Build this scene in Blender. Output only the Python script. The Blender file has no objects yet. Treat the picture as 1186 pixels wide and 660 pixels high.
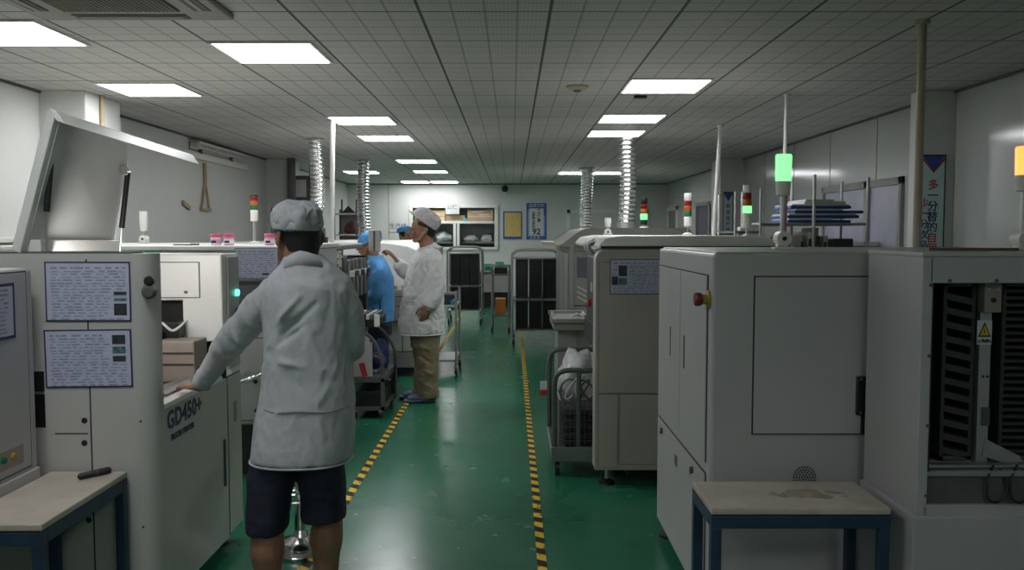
import bpy, bmesh, math, random
from math import sin, cos, pi, atan, tan, radians
from mathutils import Vector, Matrix, noise

SC = bpy.context.scene
COL = SC.collection
random.seed(7)
V = Vector
EXPO = 0.25
F = 1000.0                       # focal length in pixels of the 1186 x 660 frame
PITCH = atan(60.0 / F)
EYE = 1.5                        # camera height
CEIL = 2.6

def pt(px, py, Y):
    """point of the room seen at a pixel, at real distance Y"""
    ang = atan((330.0 - py) / F) - PITCH
    Z = EYE + Y * tan(ang)
    D = Y * cos(PITCH) - (Z - EYE) * sin(PITCH)
    return V(((px - 593.0) / F * D, Y, Z))

# ------------------------------------------------------------------ materials
def mat(name, col, rough=.5, metal=0.0, var=.06, scale=6.0, bump=0.0, bscale=60.0, emit=None, estr=0.0, spec=.5, coat=0.0):
    m = bpy.data.materials.new(name); m.use_nodes = True
    nt = m.node_tree; N = nt.nodes; L = nt.links
    b = N['Principled BSDF']
    b.inputs['Roughness'].default_value = rough
    b.inputs['Metallic'].default_value = metal
    b.inputs['Specular IOR Level'].default_value = spec
    b.inputs['Coat Weight'].default_value = coat
    tc = N.new('ShaderNodeTexCoord')
    nz = N.new('ShaderNodeTexNoise'); nz.inputs['Scale'].default_value = scale; nz.inputs['Detail'].default_value = 4
    L.new(tc.outputs['Object'], nz.inputs['Vector'])
    r = N.new('ShaderNodeValToRGB')
    c = V(col)
    lo = [max(0, x * (1 - var)) for x in c]; hi = [min(1, x * (1 + var)) for x in c]
    r.color_ramp.elements[0].color = (*lo, 1); r.color_ramp.elements[1].color = (*hi, 1)
    r.color_ramp.elements[0].position = .3; r.color_ramp.elements[1].position = .7
    L.new(nz.outputs['Fac'], r.inputs['Fac']); L.new(r.outputs['Color'], b.inputs['Base Color'])
    if bump:
        n2 = N.new('ShaderNodeTexNoise'); n2.inputs['Scale'].default_value = bscale; n2.inputs['Detail'].default_value = 3
        L.new(tc.outputs['Object'], n2.inputs['Vector'])
        bp = N.new('ShaderNodeBump'); bp.inputs['Strength'].default_value = bump; bp.inputs['Distance'].default_value = .01
        L.new(n2.outputs['Fac'], bp.inputs['Height']); L.new(bp.outputs['Normal'], b.inputs['Normal'])
    if emit:
        b.inputs['Emission Color'].default_value = (*emit, 1); b.inputs['Emission Strength'].default_value = estr
    return m

M = {}
M['wall'] = mat('wall paint', (.62, .63, .60), .55, var=.03, scale=1.5)
M['panelwall'] = mat('glossy wall panel', (.50, .52, .51), .12, var=.03, scale=1.2, bump=.03, bscale=3)
M['white'] = mat('white enamel', (.72, .71, .67), .35, var=.03)
M['bright'] = mat('bright white enamel', (.86, .85, .82), .3, var=.02)
M['paint'] = mat('machine paint warm white', (.47, .465, .435), .38, var=.04, scale=3, bump=.02, bscale=220)
M['paintg'] = mat('machine paint grey', (.43, .42, .42), .38, var=.04, scale=3, bump=.02, bscale=220)
M['cream'] = mat('machine paint cream', (.41, .39, .33), .42, var=.04, scale=3, bump=.02, bscale=220)
M['seam'] = mat('dark seam', (.03, .03, .03), .7)
M['dark'] = mat('dark metal', (.035, .036, .038), .45)
M['black'] = mat('black plastic', (.012, .012, .013), .45)
M['dgrey'] = mat('dark grey metal', (.10, .10, .10), .5, var=.15, scale=12)
M['mgrey'] = mat('mid grey metal', (.25, .25, .24), .45, var=.1)
M['steel'] = mat('steel', (.55, .55, .54), .3, metal=.9, var=.06)
M['chrome'] = mat('chrome', (.8, .8, .8), .12, metal=1.0, var=.02)
M['alu'] = mat('aluminium foil', (.85, .85, .85), .16, metal=1.0, var=.1, scale=30)
M['alup'] = mat('aluminium profile', (.42, .42, .43), .4, metal=.6)
M['brown'] = mat('brown grey plate', (.30, .25, .22), .5, var=.08)
M['tabletop'] = mat('worn laminate', (.50, .44, .37), .5, var=.14, scale=9)
M['blueframe'] = mat('blue painted steel', (.018, .042, .085), .45, var=.2, scale=20)
M['paper'] = mat('laminated paper', (.47, .49, .62), .3, var=.05, scale=14)
M['ink'] = mat('printed ink', (.24, .25, .36), .5)
M['inkd'] = mat('dark printed photo', (.03, .035, .04), .5, var=.6, scale=60)
M['inkt'] = mat('teal printed photo', (.08, .16, .17), .5, var=.5, scale=60)
M['navyink'] = mat('navy lettering', (.014, .018, .075), .4)
M['red'] = mat('red plastic', (.45, .03, .03), .35)
M['stopred'] = mat('dull red button', (.20, .02, .025), .4)
M['stopyel'] = mat('dull yellow plate', (.33, .24, .03), .5)
M['oven'] = mat('oven grey paint', (.21, .21, .19), .4, var=.06, scale=4)
M['lid'] = mat('pale lid enamel', (.66, .66, .63), .4, var=.03)
M['stain'] = mat('worn brown patch', (.34, .285, .235), .6, var=.2, scale=20)
M['orange'] = mat('orange plastic', (.62, .22, .03), .4)
M['yellow'] = mat('yellow plastic', (.65, .45, .03), .4)
M['green'] = mat('green plastic', (.02, .25, .10), .4)
M['greenbox'] = mat('green parts box plastic', (.03, .30, .13), .4)
M['blue'] = mat('blue plastic', (.02, .07, .35), .4)
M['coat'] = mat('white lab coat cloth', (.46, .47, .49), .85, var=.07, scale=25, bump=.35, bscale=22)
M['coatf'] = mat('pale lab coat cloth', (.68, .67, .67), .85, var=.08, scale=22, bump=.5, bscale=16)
M['cap'] = mat('cap cloth', (.46, .47, .49), .85, var=.1, scale=30, bump=.1, bscale=120)
M['capf'] = mat('pale cap cloth', (.64, .60, .62), .85, var=.08, scale=30, bump=.1, bscale=120)
M['smock'] = mat('blue smock cloth', (.10, .33, .68), .8, var=.12, scale=14, bump=.5, bscale=16)
M['skin'] = mat('skin', (.34, .17, .10), .5, var=.1, scale=18, bump=.03, bscale=200)
M['skind'] = mat('tanned skin', (.30, .15, .09), .5, var=.1, scale=18, bump=.03, bscale=200)
M['hair'] = mat('black hair', (.012, .010, .009), .6, var=.5, scale=140, bump=.3, bscale=300)
M['navy'] = mat('navy shorts cloth', (.016, .018, .035), .85, var=.25, scale=30, bump=.1, bscale=150)
M['khaki'] = mat('khaki cloth', (.22, .18, .11), .85, var=.12, scale=18, bump=.5, bscale=15)
M['slipper'] = mat('blue slipper', (.10, .13, .24), .6)
M['sock'] = mat('pale sock', (.45, .42, .42), .8)
M['card'] = mat('cardboard', (.62, .47, .28), .75, var=.1, scale=8)
M['cardb'] = mat('brown cardboard', (.42, .32, .20), .75, var=.1, scale=8)
M['bag'] = mat('crumpled plastic bag', (.62, .60, .60), .35, var=.15, scale=20)
M['navybag'] = mat('navy cloth', (.02, .035, .14), .7, var=.2)
M['bluetray'] = mat('blue tray', (.02, .06, .26), .4, var=.15)
M['tray'] = mat('grey tray', (.5, .51, .5), .45)
M['pink'] = mat('pink plastic jar', (.72, .38, .52), .35, var=.04)
M['jarw'] = mat('white plastic jar', (.75, .73, .76), .35)
M['lidr'] = mat('rose jar lid', (.62, .10, .18), .35)
M['teal'] = mat('pale teal poster', (.52, .70, .70), .4)
M['posterblue'] = mat('poster blue', (.02, .08, .34), .35)
M['postery'] = mat('poster yellow', (.66, .50, .14), .45, var=.08, scale=20)
M['posterw'] = mat('poster white', (.60, .60, .60), .4)
M['cyan'] = mat('cyan stripe', (.08, .42, .52), .4)
M['beige'] = mat('beige pole', (.42, .36, .28), .5)
M['polew'] = mat('white pole', (.72, .70, .66), .4)
M['slate'] = mat('window slate', (.09, .09, .11), .2)
M['wglass'] = mat('lavender window film', (.33, .33, .43), .2, var=.12, scale=2.5)
M['acmetal'] = mat('air conditioner panel', (.30, .28, .24), .5)
M['acdark'] = mat('air conditioner grille', (.05, .045, .035), .6)
M['greenpad'] = mat('lime note', (.25, .75, .30), .5)
M['maroon'] = mat('maroon cloth', (.14, .04, .04), .7)
def lamp(name, base, col, s):
    return mat(name, base, .4, emit=col, estr=s, var=.01)
M['light'] = lamp('lit ceiling panel', (.9, .9, .9), (.96, .98, 1.0), 14)
M['litgreen'] = lamp('lit green lens', (.02, .5, .2), (.12, 1.0, .15), 2.6)
M['litamber'] = lamp('lit amber lens', (.6, .3, .05), (1.0, .17, .035), 3.2)
M['worklight'] = lamp('lit work lamp', (.9, .9, .88), (1.0, .96, .92), 16)
M['litdot'] = lamp('lit green button', (.1, .8, .5), (.1, 1.0, .6), 2.5)
M['lensred'] = mat('red lens', (.20, .012, .010), .25)
M['lensorange'] = mat('orange lens', (.45, .11, .015), .25)
M['lensgreen'] = mat('green lens', (.01, .15, .06), .25)

def glass_mat():
    m = bpy.data.materials.new('window glass'); m.use_nodes = True
    b = m.node_tree.nodes['Principled BSDF']
    b.inputs['Base Color'].default_value = (.9, .95, .95, 1); b.inputs['Roughness'].default_value = .03
    b.inputs['Transmission Weight'].default_value = 1.0; b.inputs['IOR'].default_value = 1.1
    return m
M['glass'] = glass_mat()

def film_mat():
    m = mat('clear polythene bag', (.7, .72, .72), .25, var=.2, scale=25)
    m.node_tree.nodes['Principled BSDF'].inputs['Alpha'].default_value = .6
    return m
M['film'] = film_mat()

def floor_mat():
    m = bpy.data.materials.new('green epoxy floor'); m.use_nodes = True
    nt = m.node_tree; N = nt.nodes; L = nt.links; b = N['Principled BSDF']
    tc = N.new('ShaderNodeTexCoord')
    n1 = N.new('ShaderNodeTexNoise'); n1.inputs['Scale'].default_value = 1.2; n1.inputs['Detail'].default_value = 6
    L.new(tc.outputs['Object'], n1.inputs['Vector'])
    r = N.new('ShaderNodeValToRGB')
    r.color_ramp.elements[0].color = (.012, .125, .062, 1); r.color_ramp.elements[1].color = (.026, .185, .10, 1)
    r.color_ramp.elements[0].position = .3; r.color_ramp.elements[1].position = .7
    L.new(n1.outputs['Fac'], r.inputs['Fac']); L.new(r.outputs['Color'], b.inputs['Base Color'])
    n2 = N.new('ShaderNodeTexNoise'); n2.inputs['Scale'].default_value = 5; n2.inputs['Detail'].default_value = 5
    L.new(tc.outputs['Object'], n2.inputs['Vector'])
    mr = N.new('ShaderNodeMapRange'); mr.inputs['To Min'].default_value = .14; mr.inputs['To Max'].default_value = .34
    L.new(n2.outputs['Fac'], mr.inputs['Value']); L.new(mr.outputs['Result'], b.inputs['Roughness'])
    n3 = N.new('ShaderNodeTexNoise'); n3.inputs['Scale'].default_value = 9; n3.inputs['Detail'].default_value = 2
    L.new(tc.outputs['Object'], n3.inputs['Vector'])
    bp = N.new('ShaderNodeBump'); bp.inputs['Strength'].default_value = .05; bp.inputs['Distance'].default_value = .01
    L.new(n3.outputs['Fac'], bp.inputs['Height']); L.new(bp.outputs['Normal'], b.inputs['Normal'])
    b.inputs['Specular IOR Level'].default_value = .6
    return m
M['floor'] = floor_mat()

def math_node(N, L, op, a, b=None, c=None):
    n = N.new('ShaderNodeMath'); n.operation = op
    for i, x in enumerate((a, b, c)):
        if x is None: continue
        if isinstance(x, (int, float)): n.inputs[i].default_value = x
        else: L.new(x, n.inputs[i])
    return n.outputs[0]

def ceil_mat():
    m = bpy.data.materials.new('ceiling tiles'); m.use_nodes = True
    nt = m.node_tree; N = nt.nodes; L = nt.links; b = N['Principled BSDF']
    b.inputs['Roughness'].default_value = .6
    tc = N.new('ShaderNodeTexCoord'); sx = N.new('ShaderNodeSeparateXYZ'); L.new(tc.outputs['Object'], sx.inputs[0])
    def line(o, off, pitch, half):
        t = math_node(N, L, 'ADD', o, off); t = math_node(N, L, 'DIVIDE', t, pitch)
        t = math_node(N, L, 'FRACT', t); t = math_node(N, L, 'SUBTRACT', t, .5); t = math_node(N, L, 'ABSOLUTE', t)
        return math_node(N, L, 'GREATER_THAN', t, .5 - half / pitch)
    P = .65
    X, Y = sx.outputs['X'], sx.outputs['Y']
    major = math_node(N, L, 'MAXIMUM', line(X, 50 * P - .19, P, .008), line(Y, 50 * P - 5.02, P, .008))
    minor = math_node(N, L, 'MAXIMUM', line(X, 50 * P - .19, P / 4, .005), line(Y, 50 * P - 5.02, P / 4, .005))
    # fine perforation rows
    fine = math_node(N, L, 'MULTIPLY', line(X, 0, P / 32, .006), line(Y, 0, P / 32, .006))
    nz = N.new('ShaderNodeTexNoise'); nz.inputs['Scale'].default_value = 2.2; L.new(tc.outputs['Object'], nz.inputs['Vector'])
    d = math_node(N, L, 'MULTIPLY', major, .9)
    e = math_node(N, L, 'MULTIPLY', minor, .48)
    g = math_node(N, L, 'MULTIPLY', fine, .18)
    d = math_node(N, L, 'MAXIMUM', d, e); d = math_node(N, L, 'MAXIMUM', d, g)
    v = math_node(N, L, 'SUBTRACT', 1.0, d)
    nn = math_node(N, L, 'MULTIPLY_ADD', nz.outputs['Fac'], .22, .89)
    v = math_node(N, L, 'MULTIPLY', v, nn)
    mx = N.new('ShaderNodeMix'); mx.data_type = 'RGBA'
    mx.inputs['A'].default_value = (0, 0, 0, 1); mx.inputs['B'].default_value = (.57, .555, .52, 1)
    L.new(v, mx.inputs['Factor']); L.new(mx.outputs['Result'], b.inputs['Base Color'])
    bp = N.new('ShaderNodeBump'); bp.inputs['Strength'].default_value = .4; bp.inputs['Distance'].default_value = .004
    L.new(v, bp.inputs['Height']); L.new(bp.outputs['Normal'], b.inputs['Normal'])
    return m
M['ceiling'] = ceil_mat()

def tape_mat():
    m = bpy.data.materials.new('hazard tape'); m.use_nodes = True
    nt = m.node_tree; N = nt.nodes; L = nt.links; b = N['Principled BSDF']; b.inputs['Roughness'].default_value = .6; b.inputs['Specular IOR Level'].default_value = .25
    tc = N.new('ShaderNodeTexCoord'); sx = N.new('ShaderNodeSeparateXYZ'); L.new(tc.outputs['Object'], sx.inputs[0])
    t = math_node(N, L, 'MULTIPLY_ADD', sx.outputs['X'], .7, sx.outputs['Y'])
    t = math_node(N, L, 'DIVIDE', t, .15); t = math_node(N, L, 'FRACT', t); t = math_node(N, L, 'GREATER_THAN', t, .5)
    nz = N.new('ShaderNodeTexNoise'); nz.inputs['Scale'].default_value = 30; L.new(tc.outputs['Object'], nz.inputs['Vector'])
    w = math_node(N, L, 'GREATER_THAN', nz.outputs['Fac'], .36); t = math_node(N, L, 'MULTIPLY', t, w)
    mx = N.new('ShaderNodeMix'); mx.data_type = 'RGBA'
    mx.inputs['A'].default_value = (.005, .006, .012, 1); mx.inputs['B'].default_value = (.80, .52, .03, 1)
    L.new(t, mx.inputs['Factor']); L.new(mx.outputs['Result'], b.inputs['Base Color'])
    return m
M['tape'] = tape_mat()

# ------------------------------------------------------------------ objects
def wloc(o):
    v = V((0, 0, 0))
    while o is not None:
        v += o.location; o = o.parent
    return v

def tag(o, label=None, cat=None, group=None, kind=None):
    if label: o['label'] = label
    if cat: o['category'] = cat
    if group: o['group'] = group
    if kind: o['kind'] = kind
    return o

def thing(name, label, cat, loc=(0, 0, 0), group=None):
    o = bpy.data.objects.new(name, None); COL.objects.link(o); o.location = loc
    o.empty_display_size = .1
    return tag(o, label, cat, group)

def copy_tree(o, parent=None, shift=None):
    c = o.copy(); COL.objects.link(c); c.parent = parent
    if shift is not None: c.location = o.location + V(shift)
    for ch in [x for x in bpy.data.objects if x.parent == o]:
        copy_tree(ch, c)
    return c

AX = {'cam': (V((1, 0, 0)), V((0, 0, 1))), 'RA': (V((0, -1, 0)), V((0, 0, 1))), 'LA': (V((0, 1, 0)), V((0, 0, 1))), 'up': (V((1, 0, 0)), V((0, 1, 0)))}

class MB:
    """collects shapes, then links them as ONE mesh object"""
    def __init__(s): s.bm = bmesh.new()
    def _take(s, tb):
        me = bpy.data.meshes.new('t'); tb.to_mesh(me); tb.free(); s.bm.from_mesh(me); bpy.data.meshes.remove(me)
    def box(s, x0, x1, y0, y1, z0, z1, bev=0.0, seg=2, vert_only=False):
        tb = bmesh.new(); bmesh.ops.create_cube(tb, size=1)
        for v in tb.verts:
            v.co = V(((x0 + x1) / 2 + v.co.x * (x1 - x0), (y0 + y1) / 2 + v.co.y * (y1 - y0), (z0 + z1) / 2 + v.co.z * (z1 - z0)))
        if bev:
            es = [e for e in tb.edges if (not vert_only or abs((e.verts[0].co - e.verts[1].co).normalized().z) > .9)]
            bmesh.ops.bevel(tb, geom=es, offset=bev, segments=seg, profile=.5, affect='EDGES')
        s._take(tb); return s
    def obox(s, O, U, W_, w, h, t, bev=0.0):
        """box with corner O, width w along U, height h along W_, thickness t along U x W_"""
        U = V(U).normalized(); W_ = V(W_).normalized(); N = U.cross(W_)
        tb = bmesh.new(); bmesh.ops.create_cube(tb, size=1)
        for v in tb.verts:
            c = v.co + V((.5, .5, .5)); v.co = V(O) + U * c.x * w + W_ * c.y * h + N * c.z * t
        if bev: bmesh.ops.bevel(tb, geom=tb.edges[:], offset=bev, segments=2, profile=.5, affect='EDGES')
        s._take(tb); return s
    def face_box(s, face, O, w, h, t, bev=0.0):
        U, W_ = AX[face]; return s.obox(O, U, W_, w, h, t, bev)
    def prism(s, pts, ext, bev=0.0):
        """closed polygon pts (3-D, planar) extruded by vector ext"""
        tb = bmesh.new(); a = [tb.verts.new(p) for p in pts]; b = [tb.verts.new(V(p) + V(ext)) for p in pts]; n = len(pts)
        tb.faces.new(a); tb.faces.new(b[::-1])
        for i in range(n): tb.faces.new((a[i], a[(i + 1) % n], b[(i + 1) % n], b[i]))
        bmesh.ops.recalc_face_normals(tb, faces=tb.faces[:])
        if bev: bmesh.ops.bevel(tb, geom=tb.edges[:], offset=bev, segments=2, profile=.5, affect='EDGES')
        s._take(tb); return s
    def quad(s, a, b, c, d):
        tb = bmesh.new(); tb.faces.new([tb.verts.new(p) for p in (a, b, c, d)]); s._take(tb); return s
    def rings(s, rings, cap=True, closed=False):
        tb = bmesh.new(); R = [[tb.verts.new(p) for p in r] for r in rings]; n = len(rings[0])
        for i in range(len(R) - (0 if closed else 1)):
            A, B = R[i], R[(i + 1) % len(R)]
            for k in range(n): tb.faces.new((A[k], A[(k + 1) % n], B[(k + 1) % n], B[k]))
        if cap and not closed: tb.faces.new(R[0][::-1]); tb.faces.new(R[-1])
        bmesh.ops.recalc_face_normals(tb, faces=tb.faces[:])
        s._take(tb); return s
    def lathe(s, c, prof, n=20, axis=(0, 0, 1)):
        """prof: (radius, height) list along axis from point c"""
        A = V(axis).normalized(); T = A.orthogonal().normalized(); B = A.cross(T); c = V(c)
        return s.rings([[c + A * h + (T * cos(2 * pi * k / n) + B * sin(2 * pi * k / n)) * max(r, 1e-4) for k in range(n)] for r, h in prof])
    def cyl(s, a, b, r, n=14, r2=None):
        a = V(a); b = V(b); d = b - a
        return s.lathe(a, [(r, 0), (r if r2 is None else r2, d.length)], n, d)
    def tube(s, path, r, n=8, smooth=0, closed=False, rad=None):
        P = [V(p) for p in path]
        RR = list(rad) if rad else [r] * len(P)
        if smooth: P, RR = catmull(P, RR, smooth, closed)
        m = len(P); rings = []; prev = None
        for i in range(m):
            t = (P[(i + 1) % m] - P[i - 1]) if closed else (P[min(i + 1, m - 1)] - P[max(i - 1, 0)])
            t.normalize()
            if prev is None: u = t.orthogonal().normalized()
            else:
                u = prev - t * prev.dot(t)
                u = u.normalized() if u.length > 1e-6 else t.orthogonal().normalized()
            prev = u; w = t.cross(u)
            rings.append([P[i] + (u * cos(2 * pi * k / n) + w * sin(2 * pi * k / n)) * RR[i] for k in range(n)])
        return s.rings(rings, closed=closed)
    def ball(s, c, r, sc=(1, 1, 1), seg=16, rot=None):
        tb = bmesh.new(); bmesh.ops.create_uvsphere(tb, u_segments=seg, v_segments=max(6, seg * 2 // 3), radius=1)
        for v in tb.verts:
            q = V((v.co.x * sc[0] * r, v.co.y * sc[1] * r, v.co.z * sc[2] * r))
            if rot is not None: q = rot @ q
            v.co = q + V(c)
        s._take(tb); return s
    def sweep(s, pts, rad, n=14, smooth=6, side=None):
        """tapered limb with round ends; rad entries r or (r_side, r_other)"""
        P = [V(p) for p in pts]; RA = [(r if isinstance(r, tuple) else (r, r)) for r in rad]
        Q, A = catmull(P, [a for a, _ in RA], smooth); _, B = catmull(P, [b for _, b in RA], smooth)
        m = len(Q); T = []
        for i in range(m):
            t = Q[min(i + 1, m - 1)] - Q[max(i - 1, 0)]; T.append(t.normalized())
        sd = V(side) if side else None; prev = None; rings = []
        def ring(c, t, a, b):
            nonlocal prev
            ref = sd if sd is not None else (prev if prev is not None else t.orthogonal())
            u = ref - t * ref.dot(t); u = u.normalized() if u.length > 1e-5 else t.orthogonal().normalized(); prev = u; w = t.cross(u)
            return [c + u * cos(2 * pi * k / n) * a + w * sin(2 * pi * k / n) * b for k in range(n)]
        for j in (3, 2, 1):
            g = j * pi / 2 / 3.3; e = min(A[0], B[0]); rings.append(ring(Q[0] - T[0] * e * sin(g), T[0], A[0] * cos(g), B[0] * cos(g)))
        for i in range(m): rings.append(ring(Q[i], T[i], A[i], B[i]))
        for j in (1, 2, 3):
            g = j * pi / 2 / 3.3; e = min(A[-1], B[-1]); rings.append(ring(Q[-1] + T[-1] * e * sin(g), T[-1], A[-1] * cos(g), B[-1] * cos(g)))
        return s.rings(rings)
    def build(s, name, m, parent=None, smooth=False, bevel=0.0, auto=None):
        me = bpy.data.meshes.new(name)
        off = wloc(parent) if parent is not None else V((0, 0, 0))
        if off.length: bmesh.ops.translate(s.bm, verts=s.bm.verts[:], vec=-off)
        s.bm.to_mesh(me); s.bm.free()
        o = bpy.data.objects.new(name, me); COL.objects.link(o)
        if parent is not None: o.parent = parent
        me.materials.append(M[m] if isinstance(m, str) else m)
        if smooth:
            me.polygons.foreach_set('use_smooth', [True] * len(me.polygons))
            if smooth != 'all':
                try: me.set_sharp_from_angle(angle=radians(38))
                except Exception: pass
        return o

def catmull(P, R, k, closed=False):
    out = []; rr = []; n = len(P)
    rng = n if closed else n - 1
    for i in range(rng):
        if closed: p0, p1, p2, p3 = P[i - 1], P[i], P[(i + 1) % n], P[(i + 2) % n]; r1, r2 = R[i], R[(i + 1) % n]
        else: p0, p1, p2, p3 = P[max(i - 1, 0)], P[i], P[i + 1], P[min(i + 2, n - 1)]; r1, r2 = R[i], R[i + 1]
        for j in range(k):
            t = j / k
            out.append(.5 * ((2 * p1) + (p2 - p0) * t + (2 * p0 - 5 * p1 + 4 * p2 - p3) * t * t + (3 * p1 - p0 - 3 * p2 + p3) * t ** 3))
            w = t * t * (3 - 2 * t); rr.append(r1 + (r2 - r1) * w)
    if not closed: out.append(P[-1].copy()); rr.append(R[-1])
    return out, rr

def oneshot(name, label, cat, mb, m, group=None, smooth=False):
    """a thing that is one mesh"""
    return tag(mb.build(name, m, None, smooth), label, cat, group)

def struct(name, mb, m, parent=None, smooth=False):
    o = mb.build(name, m, parent, smooth)
    if parent is None: o['kind'] = 'structure'
    return o

def remesh(o, voxel, smooth_it=3, fac=.5):
    m = o.modifiers.new('r', 'REMESH'); m.mode = 'VOXEL'; m.voxel_size = voxel; m.use_smooth_shade = True
    if smooth_it:
        s = o.modifiers.new('s', 'SMOOTH'); s.iterations = smooth_it; s.factor = fac
    dg = bpy.context.evaluated_depsgraph_get(); dg.update()
    me = bpy.data.meshes.new_from_object(o.evaluated_get(dg))
    mats = [x for x in o.data.materials]; old = o.data
    o.modifiers.clear(); o.data = me; me.name = old.name; bpy.data.meshes.remove(old)
    me.materials.clear()
    for x in mats: me.materials.append(x)
    me.polygons.foreach_set('use_smooth', [True] * len(me.polygons))
    return o

def displace(o, fn):
    me = o.data; off = wloc(o.parent) if o.parent else V((0, 0, 0))
    nrm = [v.normal.copy() for v in me.vertices]
    for v, n in zip(me.vertices, nrm): v.co += n * fn(v.co + off, n)
    me.update()

_fonts = {}
def text(s, size, m, parent, O, face='cam', ext=.0006, name='lettering', bold=0.0, shear=0.0, sx=1.0, align='CENTER', space=1.0):
    c = bpy.data.curves.new('txt', 'FONT'); c.body = s; c.size = size; c.extrude = ext; c.align_x = align; c.align_y = 'CENTER'
    c.offset = bold; c.shear = shear; c.space_character = space; c.resolution_u = 3
    t = bpy.data.objects.new('txt', c); COL.objects.link(t)
    dg = bpy.context.evaluated_depsgraph_get(); dg.update()
    me = bpy.data.meshes.new_from_object(t.evaluated_get(dg)); bpy.data.objects.remove(t); bpy.data.curves.remove(c)
    U, W_ = AX[face]; N = U.cross(W_); off = wloc(parent)
    for v in me.vertices: v.co = V(O) - off + U * v.co.x * sx + W_ * v.co.y + N * v.co.z
    o = bpy.data.objects.new(name, me); COL.objects.link(o); o.parent = parent; me.name = name
    me.materials.clear(); me.materials.append(M[m]); return o
# ================================================================== camera
cam = bpy.data.cameras.new('camera'); co = bpy.data.objects.new('camera', cam); COL.objects.link(co); SC.camera = co
co.location = (0, 0, EYE); co.rotation_euler = (pi / 2 - PITCH, 0, 0)
cam.sensor_width = 36; cam.lens = F / 1186 * 36; cam.clip_start = .05; cam.clip_end = 100
SC.view_settings.view_transform = 'Standard'; SC.view_settings.look = 'None'
SC.view_settings.gamma = 1; SC.view_settings.use_curve_mapping = False; SC.view_settings.exposure = EXPO
w = bpy.data.worlds.new('dim surroundings'); SC.world = w; w.use_nodes = True
w.node_tree.nodes['Background'].inputs[0].default_value = (.5, .52, .55, 1); w.node_tree.nodes['Background'].inputs[1].default_value = .05

# ================================================================== room shell
XL, XR, YB, YF = -3.66, 3.44, 19.3, -7.0
struct('floor', MB().box(XL - .1, XR + .1, YF, YB + 1, -.1, 0), 'floor')
struct('ceiling', MB().box(XL - .1, XR + .1, YF, YB + 1, CEIL, CEIL + .1), 'ceiling')
struct('wall_left', MB().box(XL - .1, XL, YF, YB, 0, CEIL), 'wall')
struct('wall_right', MB().box(XR, XR + .1, YF, YB, 0, CEIL), 'panelwall')
struct('wall_front', MB().box(XL - .1, XR + .1, YF - .1, YF, 0, CEIL), 'wall')
# back wall with the hatch opening
hx0, hx1, hz0, hz1 = -2.24, -.36, 1.19, 2.06
bw = MB()
bw.box(XL - .1, hx0, YB, YB + .12, 0, CEIL); bw.box(hx1, XR + .1, YB, YB + .12, 0, CEIL)
bw.box(hx0, hx1, YB, YB + .12, 0, hz0); bw.box(hx0, hx1, YB, YB + .12, hz1, CEIL)
struct('wall_back', bw, 'wall')
# wall panel joints and the ledge along the left wall
t = MB()
for x in (-2.75, 1.62, 2.6): t.box(x - .006, x + .006, YB - .004, YB, 0, CEIL)
for y in (3.4, 4.6, 8.2, 9.4, 10.6, 11.8): t.box(XR - .004, XR, y - .005, y + .005, 0, CEIL)
struct('trim_1', t, 'mgrey')
struct('trim_2', MB().box(XL, XL + .05, .5, 6.7, 1.43, 1.47, .008), 'white')
# columns
struct('trim_3', MB().box(XL, -3.3, 6.75, 7.35, 0, CEIL, .006), 'wall')
struct('trim_4', MB().box(XL, -3.3, 12.9, 13.5, 0, CEIL, .006), 'wall')
struct('trim_5', MB().box(3.16, XR, 6.75, 6.92, 0, CEIL, .006), 'wall')
struct('trim_6', MB().box(3.10, XR, 12.9, 13.5, 0, CEIL, .006), 'wall')
struct('baseboard_back', MB().box(XL, XR, YB - .015, YB, 0, .1, .003), 'mgrey')
struct('trim_7', MB().box(XL, XR, YB - .02, YB, CEIL - .02, CEIL), 'dgrey')
struct('trim_8', MB().box(XL, XL + .02, YF, YB, CEIL - .018, CEIL), 'dgrey')
struct('trim_9', MB().box(XR - .02, XR, YF, YB, CEIL - .018, CEIL), 'dgrey')

# hatch window in the back wall
win = thing('window_1', None, None, (hx0, YB, hz0)); win['kind'] = 'structure'
r = MB(); y0, y1 = YB + .45, YB + .47
r.box(hx0 - .05, hx1 + .05, y0, y1, hz0 - .1, hz1 + .1); r.box(hx0 - .05, hx1 + .05, YB + .12, y1, hz0 - .08, hz0 - .02)
r.box(hx0 - .05, hx1 + .05, YB + .12, y1, hz1 + .02, hz1 + .06); r.box(hx0 - .06, hx0 - .02, YB + .12, y1, hz0 - .05, hz1 + .05)
r.box(hx1 + .02, hx1 + .06, YB + .12, y1, hz0 - .05, hz1 + .05)
r.build('reveal', 'mgrey', win)
f = MB(); fy0, fy1 = YB - .03, YB + .03
f.box(hx0 - .05, hx1 + .05, fy0, fy1, hz1, hz1 + .07, .006); f.box(hx0 - .05, hx1 + .05, fy0, fy1, hz0 - .06, hz0, .006)
f.box(hx0 - .05, hx0 + .03, fy0, fy1, hz0, hz1, .006); f.box(hx1 - .03, hx1 + .05, fy0, fy1, hz0, hz1, .006)
f.box(hx0, hx1, fy0 + .01, fy1, 1.715, 1.765, .004); f.box(-1.31, -1.17, fy0 + .01, fy1, hz0, 1.73, .006)
f.build('window_frame', 'white', win)
MB().box(-1.25, -1.23, fy0 + .005, fy0 + .014, hz0, 1.72).build('sash_gap', 'seam', win)
MB().box(hx0, hx1, YB + .035, YB + .043, hz0, 1.72).build('pane', 'glass', win)
MB().box(hx0, hx1, YB + .06, YB + .44, 1.70, 1.725).build('shelf', 'mgrey', win)
MB().box(hx0, hx1, YB + .06, YB + .44, 1.27, 1.30).build('counter', 'mgrey', win)

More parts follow.
